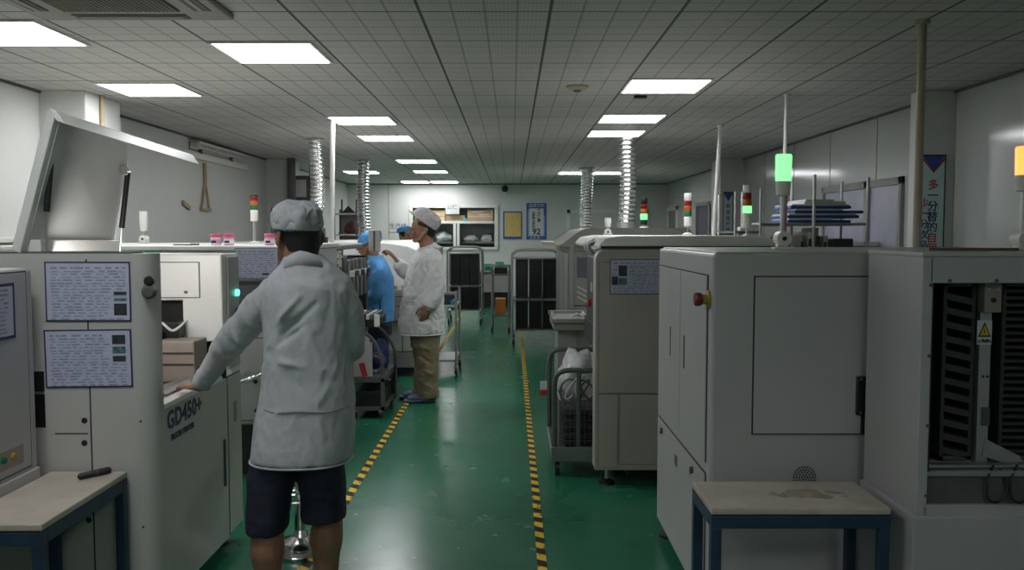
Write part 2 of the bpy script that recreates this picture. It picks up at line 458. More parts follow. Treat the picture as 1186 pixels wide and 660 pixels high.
def carton(x0, x1, z0, z1, m, label, extra=None, y=YB + .07):
    t = thing('cardboard_box', label, 'box', ((x0 + x1) / 2, y + .15, z0), 'boxes on the hatch shelf')
    MB().box(x0, x1, y, y + .3, z0, z1, .006).build('carton', m, t)
    MB().box(x0 + .02, x1 - .02, y - .002, y + .15, (z0 + z1) / 2 - .02, (z0 + z1) / 2 + .012).build('packing_tape', 'cardb' if m == 'card' else 'card', t)
    if extra == 'teal': MB().cyl(((x0 + x1) / 2 + .22, y - .003, (z0 + z1) / 2 - .02), ((x0 + x1) / 2 + .22, y + .002, (z0 + z1) / 2 - .02), .05).build('printed_mark', 'cyan', t)
    if extra == 'white':
        MB().box(x0 + .1, x1 - .2, y - .004, y, z1 - .06, z1 - .035).box(x0 + .26, x1 - .1, y - .004, y, z1 - .13, z1 - .105).build('paper_strip', 'posterw', t)
    return t
carton(-1.97, -1.50, 1.726, 2.03, 'card', 'plain pale carton on the hatch shelf, above the head of the standing operator')
carton(-1.48, -1.06, 1.726, 1.90, 'card', 'flat pale carton with a round teal mark on the hatch shelf', 'teal')
carton(-1.0, -.42, 1.726, 2.03, 'cardb', 'brown carton with two white paper strips on the hatch shelf', 'white')
oneshot('green_note', 'lime green paper note standing on the end of the hatch shelf', 'note', MB().box(-2.17, -1.99, YB + .1, YB + .104, 1.726, 1.92), 'greenpad')

def crumpled(name, label, cat, c, sc, m, seed, group=None, amp=.12):
    mb = MB(); mb.ball(c, 1, sc, 28)
    for v in mb.bm.verts:
        d = v.co - V(c); q = V((d.x / sc[0], d.y / sc[1], d.z / sc[2]))
        k = 1 + amp * 2 * noise.noise(q * 1.7 + V((seed, 0, 0))) + amp * abs(noise.noise(q * 4 + V((0, seed, 0))))
        v.co = V(c) + d * k
        if v.co.z < c[2] - sc[2] * .8: v.co.z = c[2] - sc[2] * .8
    return oneshot(name, label, cat, mb, m, group, smooth='all')
crumpled('white_bag', 'puffy white bag on the hatch counter, in the pane beside the operator', 'bag', (-1.55, YB + .24, 1.312 + .096), (.19, .14, .12), 'bag', 1, 'bags on the hatch counter')
crumpled('white_bag', 'flat greyish bag on the hatch counter, just past the window post', 'bag', (-.93, YB + .24, 1.312 + .064), (.145, .12, .08), 'bag', 5, 'bags on the hatch counter')
crumpled('white_bag', 'puffy bag on the hatch counter below the brown carton', 'bag', (-.57, YB + .24, 1.312 + .072), (.135, .12, .09), 'bag', 9, 'bags on the hatch counter')
t = MB(); t.box(-1.09, -.40, YB + .07, YB + .4, 1.3005, 1.312); oneshot('brown_tray', 'thin brown tray under the bags in the hatch', 'tray', t, 'cardb')

# sign over the hatch
s = thing('hatch_sign', 'small white sign board mounted over the top edge of the hatch', 'sign', (-1.33, YB - .05, 1.93))
MB().box(-1.48, -1.17, YB - .05, YB - .035, 1.92, 2.17, .003).build('board', 'posterw', s)
text('公仁', .12, 'black', s, (-1.33, YB - .051, 2.07))
text('—', .1, 'ink', s, (-1.33, YB - .051, 1.97))

# wall notice beside the hatch (white with black strokes)
s = thing('wall_notice', 'white notice with black heading on the far wall, behind the blue capped heads', 'notice', (-2.55, YB - .01, 1.3))
MB().box(-2.74, -2.34, YB - .012, YB - .001, 1.52, 1.77, .002).build('sheet', 'posterw', s)
text('生产线', .13, 'black', s, (-2.54, YB - .0125, 1.65))

# yellow notice
s = thing('yellow_notice', 'yellow printed notice with blue border on the far wall', 'notice', (-.02, YB - .01, 1.3))
MB().box(-.20, .22, YB - .014, YB - .001, 1.37, 1.985, .002).build('backing', 'posterblue', s)
MB().box(-.165, .20, YB - .017, YB - .013, 1.425, 1.955).build('sheet', 'postery', s)
p = MB()
for i in range(11):
    z = 1.91 - i * .044; x = -.14
    while x < .16:
        l = random.uniform(.03, .1); p.box(x, min(x + l, .18), YB - .0185, YB - .0165, z, z + .014); x += l + random.uniform(.02, .05)
p.build('printing', 'cardb', s)

# blue poster
s = thing('blue_poster', 'tall blue and white poster with vertical lettering on the far wall', 'poster', (.55, YB - .01, 1.2))
MB().box(.32, .77, YB - .014, YB - .001, 1.36, 2.17, .002).build('backing', 'posterblue', s)
MB().box(.35, .385, YB - .017, YB - .013, 1.42, 2.02).box(.705, .735, YB - .017, YB - .013, 1.42, 1.9).build('cyan_edge', 'cyan', s)
MB().box(.385, .705, YB - .018, YB - .013, 1.44, 2.05).build('white_field', 'posterw', s)
text('品质方针', .085, 'posterw', s, (.545, YB - .0145, 2.11))
text('品质第一', .075, 'posterw', s, (.545, YB - .0145, 1.395), space=1.1)
for i, ch in enumerate('全员参与持续'): text(ch, .075, 'black', s, (.48, YB - .0185, 1.94 - i * .062), bold=.002)
for i, ch in enumerate('客户满意'): text(ch, .085, 'black', s, (.60, YB - .0185, 2.0 - i * .075), bold=.002)
text('92', .19, 'black', s, (.545, YB - .0185, 1.53), bold=.004)

# CCTV camera
s = thing('security_camera', 'small black dome camera on a white wall bracket near the ceiling', 'security camera', (-.15, YB, 2.5))
MB().box(-.2, -.1, YB - .03, YB, 2.36, 2.46, .01).box(-.17, -.13, YB - .12, YB, 2.39, 2.43, .006).build('bracket', 'white', s)
MB().ball((-.16, YB - .14, 2.48), .075).cyl((-.16, YB - .14, 2.41), (-.16, YB - .14, 2.47), .05).build('housing', 'black', s, True)

# door in the far wall
d = thing('door_1', None, None, (2.0, YB, 0)); d['kind'] = 'structure'
dx0, dx1, dzt = 1.22, 3.05, 2.02
MB().box(dx0, dx0 + .08, YB - .04, YB, 0, dzt, .006).box(dx1 - .08, dx1, YB - .04, YB, 0, dzt, .006).box(dx0, dx1, YB - .04, YB, dzt - .08, dzt, .006).build('door_frame', 'white', d)
MB().box(dx0 + .08, 2.13, YB - .02, YB - .001, .02, dzt - .08, .004).box(2.14, dx1 - .08, YB - .02, YB - .001, .02, dzt - .08, .004).build('door_leaf', 'wall', d)
MB().box(2.04, 2.08, YB - .08, YB - .02, .95, 1.15, .008).build('door_handle', 'steel', d)

# right wall windows
def side_window(name, y0, y1, z0, z1, mull, m):
    wn = thing(name, None, None, (XR, y0, z0)); wn['kind'] = 'structure'
    f = MB(); x0, x1 = XR - .035, XR + .0
    f.box(x0, x1, y0, y1, z1 - .07, z1, .005); f.box(x0, x1, y0, y1, z0, z0 + .05, .005)
    f.box(x0, x1, y0, y0 + .06, z0, z1, .005); f.box(x0, x1, y1 - .06, y1, z0, z1, .005)
    for y in mull: f.box(x0, x1, y - .06, y + .06, z0, z1, .005)
    f.build('window_frame', 'mgrey', wn)
    MB().box(XR - .012, XR - .001, y0 + .03, y1 - .03, z0 + .02, z1 - .03).build('pane', m, wn)
    b = MB(); b.box(XR - .02, XR - .011, y0 + .05, y1 - .05, z0 + .26, z0 + .29); b.build('glazing_bar', 'alup', wn)
    return wn
side_window('window_2', 7.6, 9.55, 1.0, 2.0, (8.35,), 'wglass')
side_window('window_3', 13.65, 16.1, 1.0, 2.06, (15.0,), 'slate')
MB()
d2 = thing('door_2', None, None, (XR, 18, 0)); d2['kind'] = 'structure'
MB().box(XR - .05, XR, 17.9, 18.0, 0, 2.06, .006).box(XR - .05, XR, 18.9, 19.0, 0, 2.06, .006).box(XR - .05, XR, 17.9, 19.0, 1.98, 2.06, .006).build('door_frame', 'white', d2)
MB().box(XR - .02, XR - .001, 18.0, 18.9, .02, 1.98, .004).build('door_leaf', 'mgrey', d2)

# ================================================================== ceiling fittings
def ceiling_light(x0, y0, w_, l_, label):
    x1, y1 = x0 + w_, y0 + l_
    t = thing('ceiling_light', label, 'ceiling light', ((x0 + x1) / 2, (y0 + y1) / 2, CEIL), 'square ceiling light panels')
    e = .018; f = MB()
    f.box(x0, x1, y0, y0 + e, CEIL - .012, CEIL + .005); f.box(x0, x1, y1 - e, y1, CEIL - .012, CEIL + .005)
    f.box(x0, x0 + e, y0 + e, y1 - e, CEIL - .012, CEIL + .005); f.box(x1 - e, x1, y0 + e, y1 - e, CEIL - .012, CEIL + .005)
    f.build('frame', 'white', t)
    MB().box(x0 + e, x1 - e, y0 + e, y1 - e, CEIL - .008, CEIL + .004).build('diffuser', 'light', t)
LW, LL = .60, .60
for x, y, lb in [
    (-3.06, 4.52, 'lit square ceiling panel next to the air conditioner cassette, over the raised machine cover'),
    (-3.06, 6.38, 'lit square ceiling panel near the white wall column with the brown pipe'),
    (-1.75, 5.03, 'largest lit ceiling panel, second from the air conditioner, over the near operator'),
    (-1.75, 8.20, 'lit ceiling panel beside the top of the white vertical pole'),
    (-1.75, 9.75, 'lit ceiling panel one place beyond the white vertical pole'),
    (-1.75, 12.95, 'third lit ceiling panel beyond the white pole along the hatch side row'),
    (-1.75, 15.20, 'small looking lit ceiling panel, second from the hatch wall in the hatch side row'),
    (-1.75, 18.30, 'lit ceiling panel against the hatch wall, aisle half of the end pair'),
    (-2.37, 18.30, 'lit ceiling panel against the hatch wall, outer half of the end pair'),
    (-3.0, 15.30, 'lit ceiling panel behind the farther exhaust duct of the printer row'),
    (.84, 6.22, 'largest lit ceiling panel on the side of the green signal tower'),
    (.84, 8.05, 'middle lit ceiling panel of three leading to the shiny exhaust duct'),
    (.84, 9.28, 'lit ceiling panel right at the top of the shiny exhaust duct'),
    (.84, 15.5, 'far lit ceiling panel crossed by the thinner exhaust duct'),
    (.84, -1.0, 'unseen ceiling fill panel added behind the viewer in the oven side row'),  # unseen, added to light the camera-facing cabinets on the oven side
    (-1.75, 1.86, 'unseen ceiling fill panel added over the pen table, outside the picture'),  # unseen, added to brighten the near operator's back and the printer face
    (-1.75, -1.3, 'unseen ceiling fill panel added behind the viewer in the printer side row'),  # unseen, added as fill for the near faces of the printer row
    (-1.75, -4.4, 'last unseen ceiling fill panel added behind the viewer in the printer side row'),  # farther unseen fill, added to continue the printer side row
    (.84, -4.1, 'last unseen ceiling fill panel added behind the viewer in the oven side row'),  # farther unseen fill, added to continue the oven side row
    (1.47, 15.5, 'far lit ceiling panel between the two exhaust ducts of the oven row')]:
    ceiling_light(x, y, LW, LL, lb)

# air conditioner cassette
ac = thing('air_conditioner', 'brownish ceiling air conditioner cassette with dark louvred grille', 'air conditioner', (-1.88, 3.95, CEIL))
ax0, ax1, ay0, ay1 = -2.36, -1.40, 3.47, 4.43
f = MB(); f.box(ax0, ax1, ay0, ay1, CEIL - .03, CEIL, .012); f.build('panel', 'acmetal', ac)
gx0, gx1, gy0, gy1 = ax0 + .2, ax1 - .2, ay0 + .2, ay1 - .2
g = MB(); g.box(gx0, gx1, gy0, gy1, CEIL - .036, CEIL - .029)
g.build('grille', 'acdark', ac)
g = MB(); n = 26
for i in range(n):
    x = gx0 + .01 + i * (gx1 - gx0 - .02) / (n - 1); g.box(x - .003, x + .003, gy0 + .01, gy1 - .01, CEIL - .042, CEIL - .035)
g.build('grille_slats', 'acmetal', ac)
for (a0, a1, b0, b1) in ((gx0, gx1, ay0 + .05, ay0 + .13), (gx0, gx1, ay1 - .13, ay1 - .05), (ax0 + .05, ax0 + .13, gy0, gy1), (ax1 - .13, ax1 - .05, gy0, gy1)):
    v = MB().box(a0, a1, b0, b1, CEIL - .034, CEIL - .029).build('air_outlet', 'black', ac)
    cx, cy = (a0 + a1) / 2, (b0 + b1) / 2
    if a1 - a0 > b1 - b0: MB().box(a0 + .02, a1 - .02, cy - .012, cy + .012, CEIL - .038, CEIL - .033).build('flap', 'acmetal', v)
    else: MB().box(cx - .012, cx + .012, b0 + .02, b1 - .02, CEIL - .038, CEIL - .033).build('flap', 'acmetal', v)

s = thing('smoke_detector', 'small round flat detector on the ceiling above the aisle', 'smoke detector', (.49, 6.55, CEIL))
MB().lathe((.49, 6.55, CEIL), [(.085, 0), (.085, -.012), (.06, -.03), (.0, -.032)], 24).build('housing', 'beige', s, True)
MB().lathe((.49, 6.55, CEIL - .0305), [(.03, 0), (.028, -.012), (0, -.013)], 16).build('sensor', 'dgrey', s, True)
s = oneshot('ceiling_sensor', 'tiny dark rectangular fitting on the ceiling beside the largest oven side light', 'sensor', MB().box(.98, 1.08, 6.98, 7.03, CEIL - .02, CEIL, .004), 'black')

# poles and ducts
def pole(name, label, a, b, r, m, collar=True):
    t = thing(name, label, 'pole', b)
    MB().cyl(b, a, r, 14).build('tube', m, t, True)
    if collar:
        MB().lathe(V(a) - V((0, 0, .02)), [(r * 1.8, 0), (r * 1.8, .018)], 16).build('ceiling_collar', m, t, True)
    return t
pole('cable_pole', 'thick beige vertical pole behind the window machine, in front of the poster column', (2.13, 4.55, CEIL), (2.13, 4.55, 0), .021, 'beige')
pole('cable_pole', 'slanting white pole in front of the far dark side window', (2.13, 8.9, CEIL), (2.07, 8.9, 1.42), .021, 'polew')
pole('cable_pole', 'thin white pole rising behind the green lit signal tower', (2.17, 6.9, CEIL), (2.15, 6.9, 0), .015, 'polew')
pole('cable_pole', 'bright white vertical pole right behind the near operator cap', (-1.74, 8.46, CEIL), (-1.79, 8.46, 0), .024, 'polew')

def duct(label, x, y, z0, r, top=CEIL, pitch=.05):
    t = thing('exhaust_duct', label, 'exhaust duct', (x, y, z0), 'corrugated exhaust ducts')
    n = int((top - z0) / pitch); prof = []
    for i in range(n):
        h = i * (top - z0) / n; dh = (top - z0) / n
        prof += [(r * .84, h), (r * .97, h + dh * .22), (r, h + dh * .45), (r * .97, h + dh * .68), (r * .84, h + dh * .9)]
    mb = MB(); mb.lathe((x, y, z0), prof, 20)
    for v in mb.bm.verts:
        v.co.x += .012 * sin(v.co.z * 5 + y) ; v.co.y += .01 * sin(v.co.z * 4)
    mb.build('hose', 'alu', t, True)
    MB().lathe((x + .012 * sin(z0 * 5 + y), y, z0), [(r * 1.06, 0), (r * 1.06, .07), (r * .9, .071)], 20).build('collar', 'steel', t, True)
    MB().lathe((x, y, top - .02), [(r * 1.25, 0), (r * 1.25, .02)], 20).build('ceiling_flange', 'steel', t, True)
    return t
duct('thick shiny corrugated duct rising from the oven beside the signal towers', 1.33, 10.0, 1.551, .096)
duct('thinner corrugated duct farther down the oven row', 1.26, 14.7, 1.42, .105)
duct('corrugated duct behind the cap of the near operator', -2.28, 10.1, 1.411, .082)
duct('corrugated duct farther back, above the blue cap of the leaning worker', -2.24, 13.1, 1.30, .095)

# floor tapes
oneshot('floor_tape', 'yellow and black hazard tape along the oven side of the aisle', 'floor tape', MB().box(.115, .158, 1.5, 16.2, .0, .0025), 'tape')
oneshot('floor_tape', 'yellow and black hazard tape running past the feet of both lab coated operators', 'floor tape', MB().box(-.955, -.908, 1.5, 16.2, .0, .0025), 'tape')

# left wall fittings
b = thing('wall_lamp', 'thin strip fitting with a louvred lamp high on the wall past the raised lid', 'lamp', (XL, 10, 2.4))
MB().box(XL, XL + .05, 8.9, 11.9, 2.355, 2.43, .004).build('channel', 'white', b)
MB().cyl((XL + .07, 9.85, 2.50), (XL + .07, 11.45, 2.50), .016, 10).build('tube', 'steel', b, True)
lm = MB(); k = 15
for i in range(k + 1): lm.box(XL + .01, XL + .13, 9.85 + i * 1.6 / k, 9.865 + i * 1.6 / k, 2.47, 2.53)
lm.box(XL + .01, XL + .02, 9.85, 11.465, 2.46, 2.54).box(XL + .125, XL + .133, 9.85, 11.465, 2.515, 2.535).box(XL + .125, XL + .133, 9.85, 11.465, 2.465, 2.475)
lm.build('louvre_frame', 'white', b)
for y in (10.1, 11.2): MB().box(XL + .02, XL + .06, y - .015, y + .015, 2.42, 2.48).build('bracket', 'dgrey', b)
# brown hanging strap tool
x = XL + .02
s = thing('wall_hanging', 'old brown cord hanging on the white wall like a narrow loop', 'cord', (x, 10.3, 1.8))
MB().tube([(x, 10.3, 2.33), (x, 10.3, 2.2), (x, 10.3, 2.08)], .022, 8).tube([(x, 10.29, 2.09), (x, 10.18, 1.79)], .014, 8).tube([(x, 10.31, 2.09), (x, 10.42, 1.79)], .014, 8).build('cord_loop', 'cardb', s)
MB().box(x - .018, x + .02, 10.15, 10.46, 1.765, 1.795, .004).build('wooden_bar', 'cardb', s)
sk = MB(); sk.obox((XL + .002, 9.58, 1.815), (0, 1, -.28), (0, .28, 1), .22, .055, .03, .012); oneshot('wall_socket', 'small brown worn socket on the white wall near the hanging cord', 'socket', sk, 'cardb')
# pipes on columns
def pipe(label, x, y, r, m): return oneshot('wall_pipe', label, 'pipe', MB().cyl((x, y, 0), (x, y, CEIL), r, 12), m, smooth=True)
pipe('brown pipe running down the bright side of the nearer printer side column', -3.28, 6.98, .017, 'cardb')
pipe('dark pipe down the farther printer side column', -3.25, 12.8, .06, 'dgrey')
pipe('beige pipe beside the dark pipe of the farther printer side column', -3.02, 13.1, .04, 'beige')
# equipment box on far left wall
s = thing('switch_box', 'dark framed switch box on the white wall behind the nearer duct', 'switch box', (-3.2, 13.4, 2))
MB().box(-3.29, -3.02, 13.0, 13.2, 1.98, 2.36, .01).build('case', 'dgrey', s); MB().box(-3.25, -3.08, 12.985, 13.0, 2.04, 2.3, .004).build('cover', 'wall', s)

# banner on the right hand column
def banner(label, x0, x1, y, z0, z1, cols):
    s = thing('slogan_banner', label, 'banner', ((x0 + x1) / 2, y, z0), 'slogan banners on the columns')
    MB().box(x0 - .008, x1 + .012, y - .010, y - .001, z0, z1 + .012).build('backing', 'black', s)
    MB().box(x0, x1, y - .014, y - .009, z0, z1).build('sheet', 'teal', s)
    xm = (x0 + x1) / 2; h = .11
    MB().prism([(x0, y - .0165, z1), (x1, y - .0165, z1), (xm, y - .0165, z1 - h)], (0, .003, 0)).build('pennant', 'posterblue', s)
    MB().prism([(x0, y - .0155, z1 - .005), (x0, y - .0155, z1 - .03), (xm, y - .0155, z1 - h - .02), (x1, y - .0155, z1 - .03), (x1, y - .0155, z1 - .005), (xm, y - .0155, z1 - h)], (0, .002, 0)).build('pennant_trim', 'red', s)
    for cx, top, st, sz, chars in cols:
        for i, (ch, m) in enumerate(chars):
            text(ch, sz, m, s, (cx, y - .0145, top - i * st), bold=.0012, name='character')
    return s
R_, K_ = 'red', 'navyink'
banner('pale teal banner with vertical red and dark characters on the near white column', 3.185, 3.355, 6.75, 1.25, 2.095,
       [(3.270, 1.87, .082, .085, [('多', R_), ('一', K_), ('分', K_), ('替', K_), ('的', K_), ('自', R_), ('我', R_)]),
        (3.205, 1.73, .082, .075, [('少', R_), ('一', K_), ('分', K_), ('次', K_), ('品', K_), ('检', R_), ('查', R_)])])
banner('narrow pale banner on the second white column, behind the slanting pole', 3.15, 3.28, 12.9, 1.25, 2.1,
       [(3.215, 1.9, .09, .07, [('安', K_), ('全', K_), ('生', K_), ('产', R_), ('质', K_), ('量', R_)])])
# ================================================================== machines
def door_panel(parent, face, O, w, h, name='door', m='paint', t=.006, gap=.005):
    U, W_ = AX[face]; N = U.cross(W_); O = V(O)
    d = MB().obox(O + N * .001, U, W_, w, h, t, .002).build(name, m, parent)
    MB().obox(O - U * gap - W_ * gap - N * .002, U, W_, w + 2 * gap, h + 2 * gap, .004).build('gasket', 'seam', d)
    return d

def knob(parent, face, O, r=.012, d=.02, m='black', name='knob'):
    U, W_ = AX[face]; N = U.cross(W_)
    return MB().lathe(O, [(r, 0), (r, d * .8), (r * .8, d)], 14, N).build(name, m, parent, True)

def foot(parent, x, y, z):
    f = MB().cyl((x, y, .025), (x, y, z + .02), .014, 10).build('foot', 'steel', parent, True)
    MB().lathe((x, y, 0), [(.05, 0), (.05, .012), (.02, .03)], 18).build('foot_pad', 'black', f, True)

def paper(label, face, O, w, h, rows=14, photos=(), seed=1, group='work instruction sheets', tilt=0.0, curl=False, border='navyink', cat='notice'):
    """laminated instruction sheet: O lower corner (image left), lines of small print, photos as (u,v,w,h)"""
    U, W_ = AX[face]; N = U.cross(W_); O = V(O)
    if tilt:
        R = Matrix.Rotation(tilt, 3, N); U = R @ U; W_ = R @ W_
    t = thing('instruction_sheet', label, cat, O, group)
    s = MB(); s.obox(O + N * .0022, U, W_, w, h, .0012); s.build('sheet', 'paper', t)
    b = MB(); e = .005 * max(1, w / .3)
    for (u, v, ww, hh) in ((0, 0, w, e), (0, h - e, w, e), (0, 0, e, h), (w - e, 0, e, h)): b.obox(O + U * u + W_ * v + N * .0034, U, W_, ww, hh, .0004)
    b.build('laminate_edge', border, t)
    rr = random.Random(seed); p = MB(); rh = (h * .9) / rows
    for i in range(rows):
        v = h * .93 - (i + 1) * rh; u = w * .06 + rr.random() * w * .03
        while u < w * .92:
            l = rr.uniform(.03, .12) * w
            l = min(l, w * .94 - u)
            if not any(a - .01 < u / w + l / w and u / w < a + c + .01 and b_ - .03 < v / h < b_ + d_ + .02 for a, b_, c, d_ in photos):
                p.obox(O + U * u + W_ * v + N * .0034, U, W_, l, rh * rr.uniform(.22, .5) if i else rh * .6, .0003)
            u += l + rr.uniform(.01, .06) * w
        if i % 4 == 1: p.obox(O + U * w * .05 + W_ * (v - rh * .25) + N * .0034, U, W_, w * .9, rh * .1, .0003)
    p.build('printing', 'ink', t)
    for k, (a, b_, c, d_) in enumerate(photos):
        MB().obox(O + U * a * w + W_ * b_ * h + N * .0035, U, W_, c * w, d_ * h, .0004).build('printed_photo', 'inkd' if k % 2 == 0 else 'inkt', t)
    return t

def tower(label, c, r, kind, group='signal towers'):
    """signal tower standing at c. kinds: 'swivel' (single lens on swivel foot) or 'stack'"""
    x, y, z = c
    t = thing('signal_tower', label, 'signal light', c, group)
    return t

def swivel_tower(label, c, z_knob, z_body, z_lens, z_top, r, lens, body='white', pole_r=.011, wire=True):
    x, y, z = c; t = thing('signal_tower', label, 'signal light', c, 'swivel foot signal towers')
    MB().box(x - r * 1.3, x + r * 1.3, y - r, y + r, z, z + .012, .003).prism([(x - r * .75, y - r * .5, z + .012), (x + r * .75, y - r * .5, z + .012), (x + r * .55, y - r * .5, z_knob), (x - r * .55, y - r * .5, z_knob)], (0, r, 0)).build('foot_bracket', body, t)
    k = MB().cyl((x, y - r * 1.0, z_knob), (x, y + r * 1.0, z_knob), r * 1.0, 20).build('swivel_disc', body, t, True)
    MB().cyl((x, y - r * 1.12, z_knob), (x, y - r * .98, z_knob), r * .3, 12).build('swivel_screw', 'black', k, True)
    MB().cyl((x, y, z_knob), (x, y, z_body + .005), pole_r, 12).build('pole', 'steel' if body == 'white' else body, t, True)
    if wire: MB().tube([(x + pole_r * 1.2, y - .004, z_knob + r), (x + pole_r * 1.3, y - .004, z_body)], .003, 6).build('wire', 'red', t)
    MB().lathe((x, y, z_body), [(r * .72, 0), (r * .9, .004), (r, z_lens - z_body)], 24).build('lamp_base', body, t, True)
    MB().lathe((x, y, z_lens), [(r * 1.0, 0.001), (r * 1.05, z_top - z_lens - .006), (r * .95, z_top - z_lens)], 24).build('lens', lens, t, True)
    return t

def stack_tower(label, c, r, secs, pole_top, pole_r=.006):
    """secs: list of (height, material, name) from pole_top up"""
    x, y, z = c; t = thing('signal_tower', label, 'signal light', c, 'stacked signal towers')
    MB().lathe((x, y, z), [(r * 1.3, 0), (r * 1.3, .008), (r * .5, .02)], 18).build('foot_plate', 'white', t, True)
    MB().cyl((x, y, z), (x, y, pole_top), pole_r, 10).build('pole', 'steel', t, True)
    h = pole_top
    for hh, m, nm in secs:
        MB().lathe((x, y, h + .0006), [(r * .96, 0), (r, .002), (r, hh - .003), (r * .96, hh - .001)], 20).build(nm, m, t, True); h += hh
    return t

# ------------------------------------------------------------- solder paste printer (front left, lid up)
L1 = thing('stencil_printer', 'greenish white printer with raised lid, GD450+ lettering and the near operator leaning on it', 'machine', (-2.1, 3.7, 0))
xa = -1.33; yn, yf = 3.17, 4.2
b = MB(); b.box(-2.9, xa - .012, yn + .81, yf, .09, .80, .004)
b.build('lower_body', 'paint', L1)
# near gantry cheek with rounded aisle corner
pp = []; R0 = .07
for k in range(7):
    a = k / 6 * pi / 2; pp.append((xa - .035 - R0 + R0 * sin(a) , yn + R0 - R0 * cos(a)))
prof = [(-2.9, yn)] + [(x + .035, y) for x, y in pp] + [(xa, 3.265), (-2.9, 3.265)]
MB().prism([(x, y, .825) for x, y in prof], (0, 0, .6)).build('near_cheek', 'paint', L1, True)
prof2 = [(-2.9, yn)] + [(x + .035, y) for x, y in pp] + [(xa, yn + .82), (-2.9, yn + .82)]
MB().prism([(x, y, .075) for x, y in prof2], (0, 0, .75)).build('lower_shell', 'paint', L1, True)
dpan = L1
door_panel(L1, 'LA', (xa - .006, yn + .835, .085), .19, .74, 'side_panel')
MB().box(xa - .004, xa + .008, 3.93, 3.945, .33, .55, .003).build('panel_grip', 'dgrey', dpan)
MB().box(xa - .004, xa + .004, 4.08, 4.125, .60, .70, .004).build('breaker_cover', 'brown', L1)
# rail the operator leans on
r = MB(); r.box(xa - .055, xa - .002, 3.27, 3.94, .824, .846, .004); r.build('front_rail', 'bright', L1)
MB().box(xa - .12, xa - .065, 3.30, 3.94, .85, .872, .003).build('inner_rail', 'steel', L1)
# working deck inside the opening
MB().box(-2.4, xa - .13, 3.30, 3.96, .80, .845, .003).build('deck', 'brown', L1)
c = MB(); c.box(-1.9, -1.56, 3.76, 3.9, .85, 1.0, .004); c.box(-1.555, -1.385, 3.74, 3.9, .85, 1.03, .006); c.build('squeegee_carriage', 'brown', L1)
MB().box(-1.55, -1.39, 3.735, 3.742, .925, .931).box(-1.55, -1.39, 3.735, 3.742, .975, .981).build('carriage_groove', 'seam', L1)
MB().box(-2.0, -1.50, 3.86, 3.95, 1.03, 1.10, .004).box(-1.9, -1.56, 3.80, 3.9, .99, 1.06, .004).build('print_head', 'black', L1)
MB().cyl((-1.60, 3.84, 1.06), (-1.60, 3.84, 1.105), .02, 12).build('print_head_knob', 'yellow', L1, True)
MB().tube([(-1.60, 3.80, 1.05), (-1.55, 3.78, 1.11), (-1.50, 3.8, 1.07), (-1.46, 3.86, 1.11)], .006, 6, 5).build('air_hose', 'white', L1, True)
# far gantry cabinet
fc = MB(); fc.box(-2.6, xa - .006, 3.97, yf - .004, 1.19, 1.405, .008); fc.box(-1.52, xa - .006, 3.97, yf - .004, 1.0, 1.20, .006); fc.box(-2.6, xa - .006, 4.08, yf - .004, .80, 1.2)
fc.build('far_cabinet', 'bright', L1)
MB().box(-2.6, xa - .03, 4.07, 4.082, .80, 1.19).build('machine_recess', 'black', L1)
MB().box(-1.78, -1.36, 3.266, 3.285, 1.33, 1.40, .003).build('work_lamp', 'worklight', L1)
d = door_panel(L1, 'cam', (-1.73, 3.969, 1.205), .29, .16, 'inner_cover', 'bright', .004, .003)
knob(d, 'cam', (-1.50, 3.962, 1.23), .006, .01, 'dgrey', 'cover_screw')
d = MB().box(xa - .008, xa + .004, 4.03, yf - .012, .86, 1.39, .003).build('operator_panel', 'paintg', L1)
knob(d, 'LA', (xa + .004, 4.14, 1.215), .016, .014, 'litdot', 'start_button')
knob(d, 'LA', (xa + .004, 4.14, 1.13), .016, .02, 'black', 'selector')
knob(d, 'LA', (xa + .004, 4.14, 1.055), .016, .02, 'black', 'selector')
# near face details
def nd(px, py): return pt(px, py, yn)
for (px, py) in ((98, 487), (98, 513), (103, 602), (163, 488), (166, 610)):
    q = nd(px, py); knob(L1, 'cam', (q.x, yn + .001, q.z), .011 if px < 110 else .004, .004, 'black', 'lock_hole')
q = nd(102, 375); MB().box(q.x - .0025, q.x + .0025, yn - .0015, yn + .004, .08, 1.405).build('seam', 'seam', L1)
q1 = nd(64, 502); q2 = nd(102, 502); MB().box(q1.x, q2.x, yn - .0015, yn + .004, q1.z - .002, q1.z + .002).build('seam', 'seam', L1)
q1 = nd(38, 495); q2 = nd(51, 430)
MB().box(q1.x, q2.x, yn - .002, yn + .004, q1.z, q2.z, .001).build('slot', 'black', L1)
MB().box(q1.x, q2.x, yn - .004, yn, (q1.z + q2.z) / 2 + .02, (q1.z + q2.z) / 2 + .03).build('slot_rail', 'steel', L1)
q = nd(171, 334)
o = MB().lathe((q.x, yn + .02, q.z - .012), [(.026, 0), (.026, .03), (.018, .045), (0, .046)], 18, (.25, -1, 0)).build('emergency_button', 'dgrey', L1, True)
MB().lathe((q.x + .004, yn + .012, q.z + .028), [(.018, 0), (.018, .025), (.012, .032), (0, .033)], 16, (.25, -1, 0)).build('key_switch', 'black', L1, True)
for x, y in ((-1.42, 3.27), (-1.42, 4.1), (-2.8, 3.3), (-2.8, 4.1)): foot(L1, x, y, .075)
text('GD450+', .098, 'navyink', L1, (xa + .0015, 3.475, .772), 'LA', bold=.0032, name='model_lettering', space=1.08)
text('PRECISE PRINTER', .032, 'navyink', L1, (xa + .0015, 3.445, .702), 'LA', bold=.0012, name='small_lettering')
